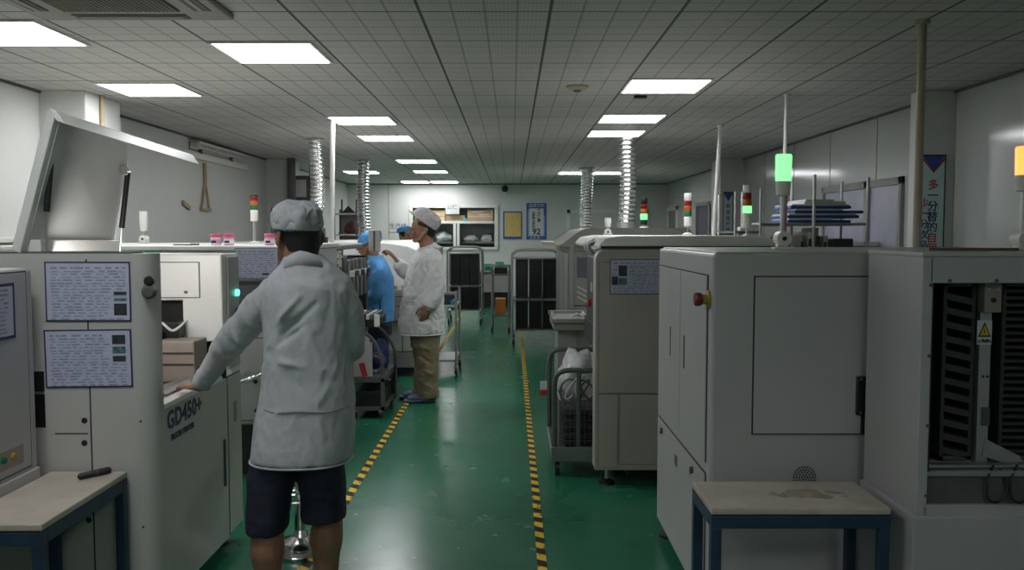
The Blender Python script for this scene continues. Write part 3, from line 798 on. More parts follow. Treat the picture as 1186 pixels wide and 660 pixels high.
# raised lid
A = pt(23, 293, 3.17); B = pt(65, 129, 3.17); Cc = pt(152, 162, 3.87); Dd = pt(130, 291, 3.87)
N_ = (Dd - A).cross(B - A).normalized()
if N_.x < 0: N_ = -N_
lid = MB().prism([A, B, Cc, Dd], -N_ * .035, .004).build('lid', 'lid', L1)
ctr = (A + B + Cc + Dd) / 4
ins = [p.lerp(ctr, .10) for p in (A, B, Cc, Dd)]
MB().prism([p + N_ * .003 for p in ins], -N_ * .004).build('lid_lining', 'tray', lid)
fl = MB(); E = pt(224, 180, 4.25); Bo = B + V((.0, 0, .0)); dn = V((0.03, 0, -.045))
fl.prism([Bo, E, E + dn, Bo + dn], V((-.03, 0, .012)), .003); fl.build('lid_flange', 'white', lid)
fl = MB(); F0 = A.lerp(Dd, .06) + N_ * .004; F1 = A.lerp(Dd, .94) + N_ * .004
fl.prism([F0, F1, F1 + V((.05, 0, -.0)), F0 + V((.05, 0, 0))], V((0, 0, .05)), .004); fl.build('lid_hinge_shelf', 'white', lid)
for (px1, py1, px2, py2, px3, py3, Y) in ((59, 187, 54, 245, 53, 294, 3.24), (148, 200, 141, 264, 139, 292, 3.80)):
    a_, m_, b_ = pt(px1, py1, Y), pt(px2, py2, Y), pt(px3, py3, Y)
    g = MB().cyl(a_, m_, .0115, 12).build('gas_strut', 'black', L1, True)
    MB().cyl(m_, b_, .0045, 8).build('strut_rod', 'steel', g, True)
    MB().box(a_.x - .03, a_.x + .004, Y - .012, Y + .012, a_.z - .012, a_.z + .03, .004).cyl(a_ + V((0, -.02, 0)), a_ + V((0, .02, 0)), .008, 10).build('strut_bracket', 'steel', g)
MB().box(-2.9, -1.4, 3.18, 3.29, 1.425, 1.432).build('top_gasket', 'dgrey', L1)

# instruction sheets on the printer's near side
def sheet_px(label, px0, py0, px1, py1, Y, **k):
    a, b_ = pt(px0, py1, Y), pt(px1, py0, Y)
    return paper(label, 'cam', (a.x, Y - .0005, a.z), b_.x - a.x, b_.z - a.z, **k)
sheet_px('upper laminated instruction sheet on the printer with the raised lid', 54, 303, 151, 372, 3.17, rows=18, photos=((.80, .10, .15, .2), (.80, .34, .15, .05), (.80, .44, .15, .06)), seed=3, tilt=.0)
sheet_px('lower laminated instruction sheet with three small photos on the raised lid printer', 54, 382, 153, 449, 3.17, rows=18, photos=((.78, .74, .15, .16), (.78, .58, .15, .12), (.78, .44, .15, .1)), seed=4, tilt=.012)

# ------------------------------------------------------------- board loader at the left picture edge
L0 = thing('board_loader', 'grey white cabinet behind the pen table, with a small panel of coloured buttons', 'machine', (-2.3, 2.7, 0))
MB().box(-2.7, -1.725, 2.1, 3.10, .02, 1.376, .012).build('body', 'paintg', L0)
MB().box(-1.728, -1.712, 2.0, 3.09, .60, .655, .004).build('lower_ledge', 'paintg', L0)
d = door_panel(L0, 'LA', (-1.724, 2.12, .672), .93, .69, 'service_door', 'paintg', .003)
c = MB().box(-1.726, -1.718, 2.45, 3.0, .695, .765, .003).build('button_panel', 'brown', L0)
knob(c, 'LA', (-1.718, 2.93, .735), .012, .012, 'stopyel', 'push_button'); knob(c, 'LA', (-1.718, 2.87, .735), .012, .012, 'lensgreen', 'push_button')
MB().box(-2.6, -1.8, 2.2, 3.0, 0, .022).build('plinth', 'dgrey', L0)
paper('laminated sheet on the grey cabinet at the picture edge, seen very obliquely', 'LA', (-1.7195, 2.35, 1.14), .62, .19, rows=12, seed=8)

# ------------------------------------------------------------- the two small tables
def small_table(x0, x1, y0, y1, label):
    t = thing('small_table', label, 'table', ((x0 + x1) / 2, (y0 + y1) / 2, 0)); zt = .62
    MB().box(x0, x1, y0, y1, zt - .022, zt, .004).build('tabletop', 'tabletop', t)
    MB().box(x0 + .001, x1 - .001, y0 + .001, y1 - .001, zt - .026, zt - .0215).build('edge_band', 'black', t)
    h = .042; s = .034
    f = MB(); f.box(x0, x1, y0, y0 + s, zt - .026 - h, zt - .026, .003); f.box(x0, x1, y1 - s, y1, zt - .026 - h, zt - .026, .003)
    f.box(x0, x0 + s, y0 + s, y1 - s, zt - .026 - h, zt - .026, .003); f.box(x1 - s, x1, y0 + s, y1 - s, zt - .026 - h, zt - .026, .003)
    f.build('frame', 'blueframe', t)
    for (x, y) in ((x0, y0), (x1 - s, y0), (x0, y1 - s), (x1 - s, y1 - s)):
        l = MB().box(x, x + s, y, y + s, .012, zt - .026 - h + .002, .003).build('leg', 'blueframe', t)
        MB().box(x - .004, x + s + .004, y - .004, y + s + .004, 0, .014, .003).build('leg_pad', 'black', l)
    return t
tb_ = small_table(.64, 1.215, 2.72, 3.02, 'small blue framed table with a stained beige top beside the oven side cabinets')
small_table(-1.708, -1.425, 2.565, 3.15, 'small blue framed table with a beige top that carries a black pen')
stain = MB(); 
for i in range(22):
    a = random.uniform(-1, 1); stain.lathe((1.0 + a * .13, 2.87 + random.uniform(-.03, .03), .6201), [(.035 * (1.2 - abs(a)), 0), (.02 * (1.2 - abs(a)), .0003), (0, .0004 + i * .00001)], 14)
stain.build('stain', 'stain', tb_)
p = thing('marker_pen', 'black marker pen lying on the corner of the blue framed table', 'pen', (-1.5, 3.06, .62))
a, b_ = V((-1.548, 3.035, .6325)), V((-1.475, 3.125, .6325))
MB().lathe(a, [(.007, 0), (.0115, .006), (.0115, .07), (.0125, .072), (.0125, (b_ - a).length - .004), (.009, (b_ - a).length)], 14, b_ - a).build('barrel', 'black', p, True)
MB().lathe(a + (b_ - a) * .55, [(.0128, 0), (.0128, .003)], 14, b_ - a).build('cap_ring', 'dgrey', p, True)

# ------------------------------------------------------------- mounter behind the printer
L2 = thing('placement_machine', 'long white machine behind the raised lid printer, with jars standing on its top slab', 'machine', (-2.2, 5.9, 0))
y0, y1 = 5.2, 6.7
MB().box(-3.1, -1.36, y0 + .02, y1, .33, 1.40, .01).build('body', 'paintg', L2)
MB().box(-3.12, -1.34, y0 - .02, y1 + .01, 1.395, 1.425, .006).build('top_slab', 'white', L2)
MB().box(-2.45, -2.1, y0 - .022, y0 - .018, 1.382, 1.396).build('green_strip', 'green', L2)
MB().box(-3.0, -1.5, y0 + .1, y1 - .05, .0, .33).build('plinth', 'dark', L2)
d = door_panel(L2, 'cam', (-2.6, y0 + .019, .36), .72, .5, 'cabinet_door', 'paintg'); knob(d, 'cam', (-1.95, y0 + .01, .62), .012, .01, 'black', 'lock')
d = door_panel(L2, 'cam', (-1.84, y0 + .019, .36), .42, .5, 'cabinet_door', 'paintg'); knob(d, 'cam', (-1.56, y0 + .01, .60), .014, .01, 'black', 'lock'); knob(d, 'cam', (-1.56, y0 + .01, .42), .012, .01, 'black', 'lock')
for x in (-1.45, -3.0): foot(L2, x, y0 + .12, .33)
# curved chrome push handle
q1, q2, q3 = pt(272, 442, 4.95), pt(290, 439, 4.85), pt(303, 432, 4.95)
MB().tube([(q1.x, y0 + .02, q1.z + .01), q1, q2, q3, (q3.x + .02, y0 + .02, q3.z + .01)], .014, 10, 6).build('push_handle', 'chrome', L2, True)
# screen on bracket
mo = thing('operator_screen', 'dark flat screen in a black frame under the paper sheet behind the printer', 'screen', (-1.5, 5.1, .95))
a, b_ = pt(272, 372, 5.1), pt(322, 325, 5.1)
MB().box(a.x, b_.x, 5.09, 5.14, a.z, b_.z, .006).build('case', 'black', mo)
MB().box(a.x + .015, b_.x - .015, 5.086, 5.091, a.z + .02, b_.z - .025).build('display', 'slate', mo)
MB().box(a.x + .08, b_.x - .08, 5.13, 5.22, a.z + .06, b_.z - .06, .004).build('bracket', 'dark', mo)
a, b_ = pt(272, 323, 5.17), pt(322, 287, 5.17)
paper('pale printed sheet pinned on the machine behind the printer, next to the near operator cap', 'cam', (a.x, 5.178, a.z), b_.x - a.x, b_.z - a.z, rows=13, photos=((.62, .12, .16, .07),), seed=11, border='mgrey')

def jar(label, x, y, z, m):
    t = thing('paste_jar', label, 'jar', (x, y, z), 'solder paste jars on the white slab')
    MB().lathe((x, y, z), [(.026, 0), (.030, .004), (.031, .05), (.027, .052)], 22).build('pot', m, t, True)
    MB().lathe((x, y, z + .05), [(.033, 0), (.033, .018), (.030, .021), (0, .0212)], 22).build('lid', 'lidr', t, True)
    MB().lathe((x, y, z + .012), [(.0316, 0), (.0316, .026)], 22).build('label_band', 'jarw' if m == 'pink' else 'pink', t, True)
    MB().box(x - .018, x + .012, y - .0325, y - .030, z + .016, z + .03, .001).build('label_print', 'navyink', t)
jar('white jar with a rose lid beside a pink one on the white slab', -1.815, 5.30, 1.425, 'jarw')
jar('pink jar with a rose lid standing beside the white jar', -1.735, 5.30, 1.425, 'pink')
jar('lone pink jar partly hidden behind the near operator neck', -1.485, 5.30, 1.425, 'pink')
swivel_tower('unlit white signal tower with swivel foot behind the raised lid', (-2.66, 6.25, 1.425), 1.458, 1.515, 1.565, 1.657, .027, 'white', 'white', .014, False)
stack_tower('unlit signal tower with red amber and green lenses and white body, over the jars', (-1.86, 6.25, 1.425), .028, [(.082, 'white', 'lamp_body'), (.032, 'lensgreen', 'green_lens'), (.032, 'lensorange', 'amber_lens'), (.034, 'lensred', 'red_lens'), (.010, 'black', 'cap')], 1.585, .013)
o = MB(); o.box(-2.08, -1.98, 5.3, 5.36, 1.425, 1.433, .002); o.box(-1.97, -1.93, 5.28, 5.34, 1.425, 1.437, .003); oneshot('hex_key', 'small dark tool lying flat on the white slab beside the white jar', 'tool', o, 'dgrey')
# grey speaker-like dark column behind the jars
s = thing('equipment_case', 'dark upright equipment case standing behind the lone pink jar', 'case', (-1.75, 6.5, 1.425))
MB().box(-1.80, -1.68, 6.45, 6.6, 1.425, 1.70, .006).build('case', 'dark', s); MB().box(-1.68, -1.5, 6.45, 6.6, 1.425, 1.72, .006).build('side_cover', 'mgrey', s)

# ------------------------------------------------------------- second mounter with feeder bank
def perf_mat():
    m = mat('perforated metal', (.45, .43, .38), .5)
    nt = m.node_tree; N = nt.nodes; L = nt.links; b = N['Principled BSDF']
    tc = N.new('ShaderNodeTexCoord'); v = N.new('ShaderNodeTexVoronoi'); v.inputs['Scale'].default_value = 55
    L.new(tc.outputs['Object'], v.inputs['Vector'])
    g = math_node(N, L, 'GREATER_THAN', v.outputs['Distance'], .38)
    mx = N.new('ShaderNodeMix'); mx.data_type = 'RGBA'; mx.inputs['A'].default_value = (.05, .05, .045, 1); mx.inputs['B'].default_value = (.50, .48, .42, 1)
    L.new(g, mx.inputs['Factor']); L.new(mx.outputs['Result'], b.inputs['Base Color']); return m
M['perf'] = perf_mat()
L3 = thing('placement_machine', 'grey machine with a bank of feeders and a speckled cover, behind the near operator', 'machine', (-2.2, 7.4, 0))
MB().box(-3.1, -1.50, 6.95, 7.95, .3, 1.30, .01).build('body', 'paintg', L3)
MB().box(-3.0, -1.6, 7.0, 7.9, 0, .3).build('plinth', 'dark', L3)
MB().box(-3.1, -1.36, 6.93, 7.97, 1.365, 1.41, .015).build('hood', 'mgrey', L3)
MB().box(-3.1, -1.55, 6.96, 7.94, 1.29, 1.37, .004).build('upper_body', 'mgrey', L3)
tp = MB()
tp.box(-1.80, -1.37, 6.935, 6.95, 1.02, 1.36, .003)
tp.build('perforated_cover', 'perf', L3)
for i in range(9):
    y = 7.05 + i * .095
    f = MB().box(-1.50, -1.33 - .02 * (i % 2), y, y + .05, .95, 1.28, .006).build('feeder', 'alup' if i % 2 else 'mgrey', L3)
    MB().box(-1.36, -1.29, y + .01, y + .035, 1.14, 1.19, .004).build('feeder_grip', 'dark' if i % 3 else 'white', f)
MB().box(-1.5, -1.345, 6.96, 7.02, .5, 1.30, .004).build('corner_post', 'dgrey', L3)
MB().box(-1.5, -1.33, 7.86, 7.95, .6, 1.30, .004).build('far_post', 'dgrey', L3)
for z, m in ((1.235, 'white'), (1.19, 'white'), (1.12, 'red')): knob(L3, 'LA', (-1.33, 7.92, z), .014, .02, m, 'push_button')
# grey hand terminal hanging on an arm at the far end
s = thing('control_pendant', 'grey upright control box with a dark strip, hiding the face of the blue smocked worker', 'control box', (-1.25, 7.95, 1.35))
a, b_ = pt(427, 292, 7.95), pt(440, 266, 7.95)
MB().box(a.x, b_.x, 7.93, 7.99, a.z, b_.z, .008).build('case', 'paint', s)
MB().box((a.x + b_.x) / 2 - .006, (a.x + b_.x) / 2 + .01, 7.925, 7.931, a.z + .01, b_.z - .01).build('dark_strip', 'dgrey', s)
MB().tube([(a.x + .02, 7.96, a.z + .1), (a.x - .08, 7.93, a.z + .04), (-1.40, 7.90, 1.40)], .012, 8, 4).build('swing_arm', 'dgrey', s, True)
# things on the hood of the second mounter
s = thing('tool_caddy', 'black tool caddy with upright tools on the grey machine behind the near operator', 'caddy', (-1.62, 7.1, 1.41))
MB().box(-1.72, -1.52, 7.05, 7.15, 1.41, 1.47, .006).build('tray', 'black', s)
for i, (x, m) in enumerate(((-1.69, 'black'), (-1.64, 'mgrey'), (-1.58, 'black'), (-1.545, 'mgrey'))): MB().cyl((x, 7.1, 1.43), (x, 7.1, 1.56 - .02 * (i % 2)), .016, 8).build('tool', m, s, True)

# feeder cart
L4 = thing('feeder_cart', 'low dark cart with bent tube handles carrying a navy bag, docked behind the near operator', 'cart', (-1.15, 7.1, 0))
x0, x1, y0, y1 = -1.30, -1.03, 6.9, 7.55
fr = MB(); 
for z in (.07, .30):
    fr.box(x0, x1, y0, y0 + .03, z, z + .03).box(x0, x1, y1 - .03, y1, z, z + .03).box(x0, x0 + .03, y0, y1, z, z + .03).box(x1 - .03, x1, y0, y1, z, z + .03)
for x in (x0, x1 - .03):
    for y in (y0, y1 - .03): fr.box(x, x + .03, y, y + .03, .07, .33)
fr.build('frame', 'dgrey', L4)
MB().box(x0 + .02, x1 - .02, y0 + .02, y1 - .02, .09, .22, .004).build('drive_box', 'black', L4)
MB().box(x0 + .01, x1 - .1, y0 + .02, y0 + .06, .31, .62, .004).build('back_plate', 'paintg', L4)
MB().box(x0, x1, y0, y1, .33, .345).build('deck', 'dgrey', L4)
for y, xx in ((6.93, x1 - .015), (7.5, x1 + .01)):
    MB().tube([(x0 + .02, y, .72), (x0 + .08, y, .71), (x0 + .17, y, .65), (xx - .02, y, .52), (xx, y, .38), (xx, y, .06)], .014, 8, 6).build('hoop_handle', 'dgrey', L4, True)
for i, (x, y) in enumerate(((x0 + .03, y0 + .04), (x1 - .03, y0 + .04), (x0 + .03, y1 - .04), (x1 - .03, y1 - .04))):
    c = MB().cyl((x - .012, y, .033), (x + .012, y, .033), .033, 14).build('caster', 'black', L4, True); MB().box(x - .02, x + .02, y - .02, y + .02, .05, .075).build('caster_fork', 'steel', c)
crumpled('navy_bag', 'navy blue cloth bag slumped on the low feeder cart', 'bag', (-1.15, 7.33, .46), (.10, .16, .13), 'navybag', 3)
s = thing('cable_coil', 'loose bundle of grey cables coiled at the front of the low feeder cart', 'cable')
for i in range(5): MB().tube([(-1.16 + .075 * cos(k * pi / 5) + .01 * i, 7.08 + .03 * sin(k * 2 + i), .42 + .07 * sin(k * pi / 5) + .006 * i) for k in range(10)], .006, 6, 4, closed=True).build('cable_loop', 'tray' if i % 2 else 'dgrey', s, True)
oneshot('red_tag', 'red tag standing at the front of the low feeder cart', 'tag', MB().obox((-1.205, 6.895, .345), (1, 0, .25), (-.25, 0, 1), .045, .11, .004), 'red')
s = thing('feeder_rack', 'small black and white rack of feeders over the hoop handles of the low cart', 'rack', (-1.2, 7.2, .75))
MB().box(-1.33, -1.10, 7.0, 7.5, .735, .80, .004).build('rail', 'black', s)
for i in range(5): MB().box(-1.32 + i * .045, -1.295 + i * .045, 6.985, 7.45, .80, .84, .003).build('feeder', 'white' if i % 2 else 'dgrey', s)
MB().box(-1.12, -1.08, 6.98, 7.02, .74, .84, .004).build('end_block', 'white', s)

# ------------------------------------------------------------- reflow oven of the printer row with the sloping white hood
L5 = thing('reflow_oven', 'large white machine with a sloping white hood in front of the standing operator', 'machine', (-1.9, 10, 0))
y0, y1 = 8.95, 12.0; xr = -.97
MB().box(-3.0, xr - .02, y0 + .02, y1, .25, .95, .01).build('body', 'paint', L5)
q = [(-3.0, .95), (-3.0, 1.41), (-1.39, 1.41), (-1.24, 1.395), (-1.08, 1.365), (xr + .01, 1.31), (xr + .015, 1.22), (xr, .95)]
MB().prism([(x, y0, z) for x, z in q], (0, y1 - y0, 0), .012).build('hood', 'white', L5)
MB().box(-2.9, xr - .06, y0 + .08, y1 - .05, 0, .25).build('plinth', 'dark', L5)
door_panel(L5, 'cam', (-1.32, y0 + .019, .27), .17, .30, 'lower_door', 'paint'); door_panel(L5, 'cam', (-1.14, y0 + .019, .27), .14, .30, 'lower_door', 'paint')
MB().box(-1.32, -1.0, y0 - .002, y0 + .02, .10, .25, .004).build('kick_plate', 'mgrey', L5)
MB().box(-1.33, -1.08, y0 - .14, y0 + .018, .60, .92, .006).build('side_box', 'brown', L5)
MB().box(-1.32, -1.09, y0 - .144, y0 - .139, .75, .757).box(-1.32, -1.09, y0 - .144, y0 - .139, .85, .857).build('box_groove', 'seam', L5)
for i, m in enumerate(('black', 'red', 'white', 'black')): MB().cyl((-1.28 + i * .06, y0 - .07, .92), (-1.28 + i * .06, y0 - .07, .96), .018, 8).build('fitting', m, L5, True)

L6 = thing('cooling_unit', 'grey cabinet under the farther exhaust duct of the printer row', 'machine', (-2.4, 13, 0))
MB().box(-3.1, -1.95, 12.75, 13.8, .12, 1.30, .01).build('body', 'paintg', L6)
MB().box(-3.0, -2.0, 12.8, 13.75, 0, .12).build('plinth', 'dark', L6)
door_panel(L6, 'LA', (-1.951, 12.8, .2), .95, 1.0, 'side_door', 'paintg')
# ================================================================== oven side of the aisle
R1 = thing('test_cabinet', 'big grey cabinet with panelled doors, a red stop button and a green lit tower', 'machine', (1.4, 3.7, 0))
xa, yn, yf = .73, 3.15, 4.30; zt = 1.425
MB().box(xa + .004, 2.3, yn + .004, yf, .15, zt, .012).build('body', 'paintg', R1)
MB().box(xa + .002, 2.3, yn + .002, yf - .01, .07, .152, .006).build('plinth', 'paintg', R1)
MB().box(xa + .02, 2.29, yn + .02, yf - .02, zt - .001, zt + .006, .003).build('top_plate', 'paintg', R1)
# aisle side: U runs towards the camera, so O is the far lower corner
d = door_panel(R1, 'RA', (xa + .003, yf - .05, .64), .53, .70, 'upper_door', 'paintg'); 
h = MB().box(xa - .006, xa, 3.93, 3.945, .94, 1.075, .002).build('door_slot', 'black', d)
d = door_panel(R1, 'RA', (xa + .003, yf - .59, .64), .49, .70, 'upper_door', 'paintg')
MB().box(xa - .006, xa, 3.61, 3.63, .93, 1.07, .002).build('door_slot', 'black', d)
d = door_panel(R1, 'RA', (xa + .003, yf - .05, .16), 1.03, .43, 'lower_door', 'paintg')
for y in (4.12, 3.42):
    k = MB().lathe((xa - .004, y, .55), [(.014, 0), (.014, .01), (.009, .012)], 14, (-1, 0, 0)).build('lock', 'dgrey', d, True)
    MB().box(xa - .019, xa - .015, y - .003, y + .003, .53, .553).build('key', 'steel', k)
MB().box(xa - .005, xa - .002, 3.74, 3.80, .47, .52, .001).build('warning_mark', 'dgrey', d)
q = pt(822, 347, yn + .03)
e = MB().lathe((xa + .004, yn + .05, q.z), [(.034, 0), (.034, .008), (.018, .012), (.018, .028)], 22, (-1, 0, 0)).build('stop_button_base', 'stopyel', R1, True)
MB().lathe((xa - .022, yn + .05, q.z), [(.017, 0), (.024, .006), (.026, .024), (.022, .03), (0, .031)], 22, (-1, 0, 0)).build('stop_button', 'stopred', e, True)
a, b_ = pt(872, 502, yn), pt(1004, 321, yn)
d = door_panel(R1, 'cam', (a.x, yn + .003, a.z), b_.x - a.x + .12, b_.z - a.z, 'front_panel', 'paintg')
a, b_ = pt(990, 480, yn), pt(1007, 435, yn)
h = MB().box(a.x, b_.x + .03, yn - .018, yn, a.z, b_.z, .004).build('hinge', 'black', R1)
MB().box(a.x + .02, b_.x + .03, yn - .012, yn, a.z - .07, a.z, .003).build('hinge_leaf', 'black', h)
for z in (a.z + .01, b_.z - .01): MB().cyl((a.x + .014, yn - .02, z), (a.x + .014, yn - .017, z), .004, 8).build('hinge_screw', 'steel', h, True)
q = pt(932, 553, yn); v = MB()
for r_, n in ((.0, 1), (.010, 6), (.020, 12), (.030, 18), (.040, 24)):
    for k in range(n): v.cyl((q.x + r_ * cos(2 * pi * k / n), yn - .0005, q.z + r_ * sin(2 * pi * k / n)), (q.x + r_ * cos(2 * pi * k / n), yn + .005, q.z + r_ * sin(2 * pi * k / n)), .0028, 6)
v.build('vent_dots', 'black', R1)
for x, y in ((xa + .05, yf - .1), (xa + .05, yn + .1), (2.2, yf - .1), (2.2, yn + .1)): foot(R1, x, y, .07)

zt1 = zt + .006
swivel_tower('signal tower with brightly lit green lens on a swivel foot', (1.125, 3.6, zt1), 1.478, 1.655, 1.715, 1.825, .031, 'litgreen')

# window machine at the right picture edge
R2 = thing('magazine_loader', 'grey cabinet with a large dark window opening and a warning sticker inside', 'machine', (1.7, 2.9, 0))
xa2, yn2, yf2 = 1.28, 2.69, 3.10; zt2 = 1.427; ox0 = 1.315
hz_ = pt(1080, 328, yn2).z; lz_ = pt(1080, 548, yn2).z; l2_ = pt(1080, 585, yn2).z
b = MB()
b.box(xa2, ox0, yn2, yf2, .60, zt2, .004); b.box(ox0 - .01, 2.3, yn2, yf2, hz_, zt2, .003); b.box(ox0 - .01, 2.3, yn2, yf2, .60, l2_, .003)
b.box(ox0 - .01, 2.3, yf2 - .03, yf2, l2_ - .01, hz_ + .01); b.box(2.2, 2.3, yn2, yf2, .6, zt2)
b.build('body', 'paintg', R2)
MB().box(xa2 - .012, 2.3, yn2 - .012, yf2, .08, .605, .004).build('lower_body', 'paintg', R2)
MB().box(xa2 + .02, 2.28, yn2 + .02, yf2 - .02, 0, .08).build('plinth', 'dark', R2)
MB().box(xa2 - .003, 2.3, yn2 - .003, yf2 + .002, zt2, zt2 + .014, .003).build('top_plate', 'paint', R2)
MB().box(ox0, 2.2, yf2 - .04, yf2 - .03, l2_, hz_).build('dark_lining', 'black', R2)
MB().box(ox0, ox0 + .006, yn2 + .006, yf2 - .04, lz_, hz_).build('dark_lining', 'black', R2)
MB().box(ox0 - .004, 2.2, yn2 + .02, yn2 + .03, l2_, lz_ - .012, .002).build('recessed_panel', 'dgrey', R2)
MB().box(ox0, 2.2, yn2 + .03, yf2 - .04, lz_ - .03, lz_ - .012).build('deck', 'mgrey', R2)
for i in range(5): MB().cyl((ox0 + .01, yn2 + .06 + i * .06, lz_ + .005), (2.19, yn2 + .06 + i * .06, lz_ + .005), .013, 12).build('roller', 'steel', R2, True)
MB().box(ox0 - .004, 2.2, yn2 + .004, yn2 + .03, lz_ - .012, lz_ + .006, .002).build('front_sill', 'alup', R2)
q0, q1 = pt(1130, 535, yn2 + .08), pt(1150, 335, yn2 + .08)
post = MB().box(q0.x, q1.x, yn2 + .08, yn2 + .12, lz_ - .012, hz_ + .02, .002).build('upright_profile', 'alup', R2)
for pz in (394, 436): 
    q = pt(1141, pz, yn2 + .08); MB().cyl((q.x - .008, yn2 + .076, q.z), (q.x - .008, yn2 + .081, q.z), .004, 8).cyl((q.x + .006, yn2 + .076, q.z), (q.x + .006, yn2 + .081, q.z), .004, 8).build('slot_hole', 'black', post)
q = pt(1141, 482, yn2 + .08); MB().box(q.x - .014, q.x + .014, yn2 + .076, yn2 + .081, q.z - .03, q.z + .03, .002).box(q.x - .008, q.x + .008, yn2 + .074, yn2 + .082, q.z - .022, q.z + .022).build('latch_hole', 'dgrey', post)
a, b_ = pt(1140, 362, yn2 + .05), pt(1161, 330, yn2 + .05)
bl = MB().box(a.x, b_.x, yn2 + .05, yn2 + .09, a.z, hz_ + .01, .003).build('bearing_block', 'brown', R2)
knob(bl, 'cam', ((a.x + b_.x) / 2, yn2 + .05, a.z + .04), .008, .006, 'black', 'bolt'); knob(bl, 'cam', ((a.x + b_.x) / 2 - .015, yn2 + .05, a.z + .075), .004, .004, 'steel', 'bolt'); knob(bl, 'cam', ((a.x + b_.x) / 2 + .012, yn2 + .05, a.z + .075), .004, .004, 'steel', 'bolt')
br = MB(); a = pt(1138, 528, yn2 + .07); br.prism([(a.x, yn2 + .072, a.z), (a.x + .01, yn2 + .072, a.z + .055), (a.x + .12, yn2 + .072, a.z + .0), (a.x + .14, yn2 + .072, a.z - .03), (a.x + .06, yn2 + .072, a.z - .02)], (0, .01, 0)); br.build('angled_bracket', 'alup', R2)
for (px, py) in ((1080, 330), (1102, 325), (1156, 325), (1078, 412), (1076, 493), (1074, 574)):
    q = pt(px - 2, py, yn2); knob(R2, 'cam', (q.x, yn2, q.z), .0055, .006, 'dgrey', 'panel_screw')
for k, dx in enumerate((0, .075)):
    q = pt(1152, 565, yn2 + .01); MB().tube([(q.x + dx, yn2 + .02, q.z + .07), (q.x - .03 + dx, yn2 + .0, q.z + .03), (q.x - .028 + dx, yn2 - .005, q.z - .03), (q.x + .01 + dx, yn2 - .004, q.z - .04), (q.x + .035 + dx, yn2 + .0, q.z + .0), (q.x + .02 + dx, yn2 + .02, q.z + .06)], .004, 8, 6).build('cable', 'black', R2, True)
# warning sticker
st = thing('warning_sticker', 'white warning sticker with a yellow triangle on the metal upright inside the window machine', 'sticker', (1.5, yn2 + .08, 1.2))
a, b_ = pt(1131, 399, yn2 + .08), pt(1149, 371, yn2 + .08); cx = (a.x + b_.x) / 2; ys = yn2 + .08
MB().box(a.x, b_.x, ys - .0012, ys - .0002, a.z, b_.z).build('label_base', 'posterw', st)
zc = a.z + (b_.z - a.z) * .40
MB().prism([(cx - .021, ys - .0018, zc - .006), (cx + .021, ys - .0018, zc - .006), (cx, ys - .0018, zc + .042)], (0, .0008, 0)).build('triangle_border', 'black', st)
MB().prism([(cx - .015, ys - .0024, zc - .001), (cx + .015, ys - .0024, zc - .001), (cx, ys - .0024, zc + .033)], (0, .0008, 0)).build('triangle', 'yellow', st)
MB().prism([(cx - .003, ys - .003, zc + .022), (cx + .003, ys - .003, zc + .014), (cx, ys - .003, zc + .012), (cx + .004, ys - .003, zc + .002), (cx - .004, ys - .003, zc + .011), (cx, ys - .003, zc + .014)], (0, .0008, 0)).build('bolt_symbol', 'black', st)
text('当心触电', .0115, 'black', st, (cx, ys - .0014, a.z + .010), bold=.0002)

M['slat'] = mat('dark slats', (.05, .05, .053), .5)
# two dark magazines seen through the window
def magazine_side(name, label, x0, x1, y0, y1, z0, z1, n, slant):
    t = thing(name, label, 'rack', ((x0 + x1) / 2, (y0 + y1) / 2, z0), 'dark magazines in the window machine')
    MB().box(x0, x1, y1 - .02, y1, z0, z1).build('back_wall', 'black', t)
    MB().box(x0, x0 + .012, y0, y1, z0, z1).build('side_wall', 'dark', t)
    MB().box(x1 - .012, x1, y0, y1, z0, z1).build('side_wall', 'dark', t)
    MB().box(x0, x1, y0, y1, z0, z0 + .012).build('end_plate', 'dgrey', t)
    MB().box(x0, x1, y0, y1, z1 - .012, z1).build('end_plate', 'dgrey', t)
    h = (z1 - z0 - .03) / n
    for i in range(n):
        z = z0 + .02 + i * h
        MB().prism([(x0 + .012, y0, z + h * .5), (x1 - .012, y0, z + h * .5 - slant), (x1 - .012, y0, z - slant + h * .05), (x0 + .012, y0, z + h * .05)], (0, .2, 0)).build('slat', 'slat' if n < 20 else 'dark', t)
    return t
a, b_ = pt(1086, 520, yn2 + .10), pt(1131, 330, yn2 + .10)
magazine_side('magazine_rack', 'dark slatted magazine between the window edge and the metal upright', a.x, b_.x - .006, yn2 + .09, yf2 - .045, lz_ + .019, hz_ - .004, 12, .018)
a = pt(1152, 500, yn2 + .10)
magazine_side('magazine_rack', 'dark finely slatted magazine beyond the metal upright with the sticker', a.x + .012, 2.0, yn2 + .10, yf2 - .045, lz_ + .019, hz_ - .004, 24, .004)
swivel_tower('signal tower with lit amber lens on the cabinet with the dark window', (1.725, 2.92, zt2 + .014), 1.478, 1.64, 1.695, 1.79, .030, 'litamber', 'white', .011, False)
o = MB(); o.tube([(1.40, 2.9, zt2 + .0195), (1.6, 2.86, zt2 + .0195), (1.8, 2.95, zt2 + .0195)], .005, 6, 5); oneshot('cable', 'thin dark cable lying on top of the window machine', 'cable', o, 'dgrey')

# ------------------------------------------------------------- cream machine
R3 = thing('placement_machine', 'cream machine with a white rounded top cover, beyond the big grey cabinet', 'machine', (1.1, 6, 0))
xa, yn, yf = .49, 5.04, 7.25
b = MB()
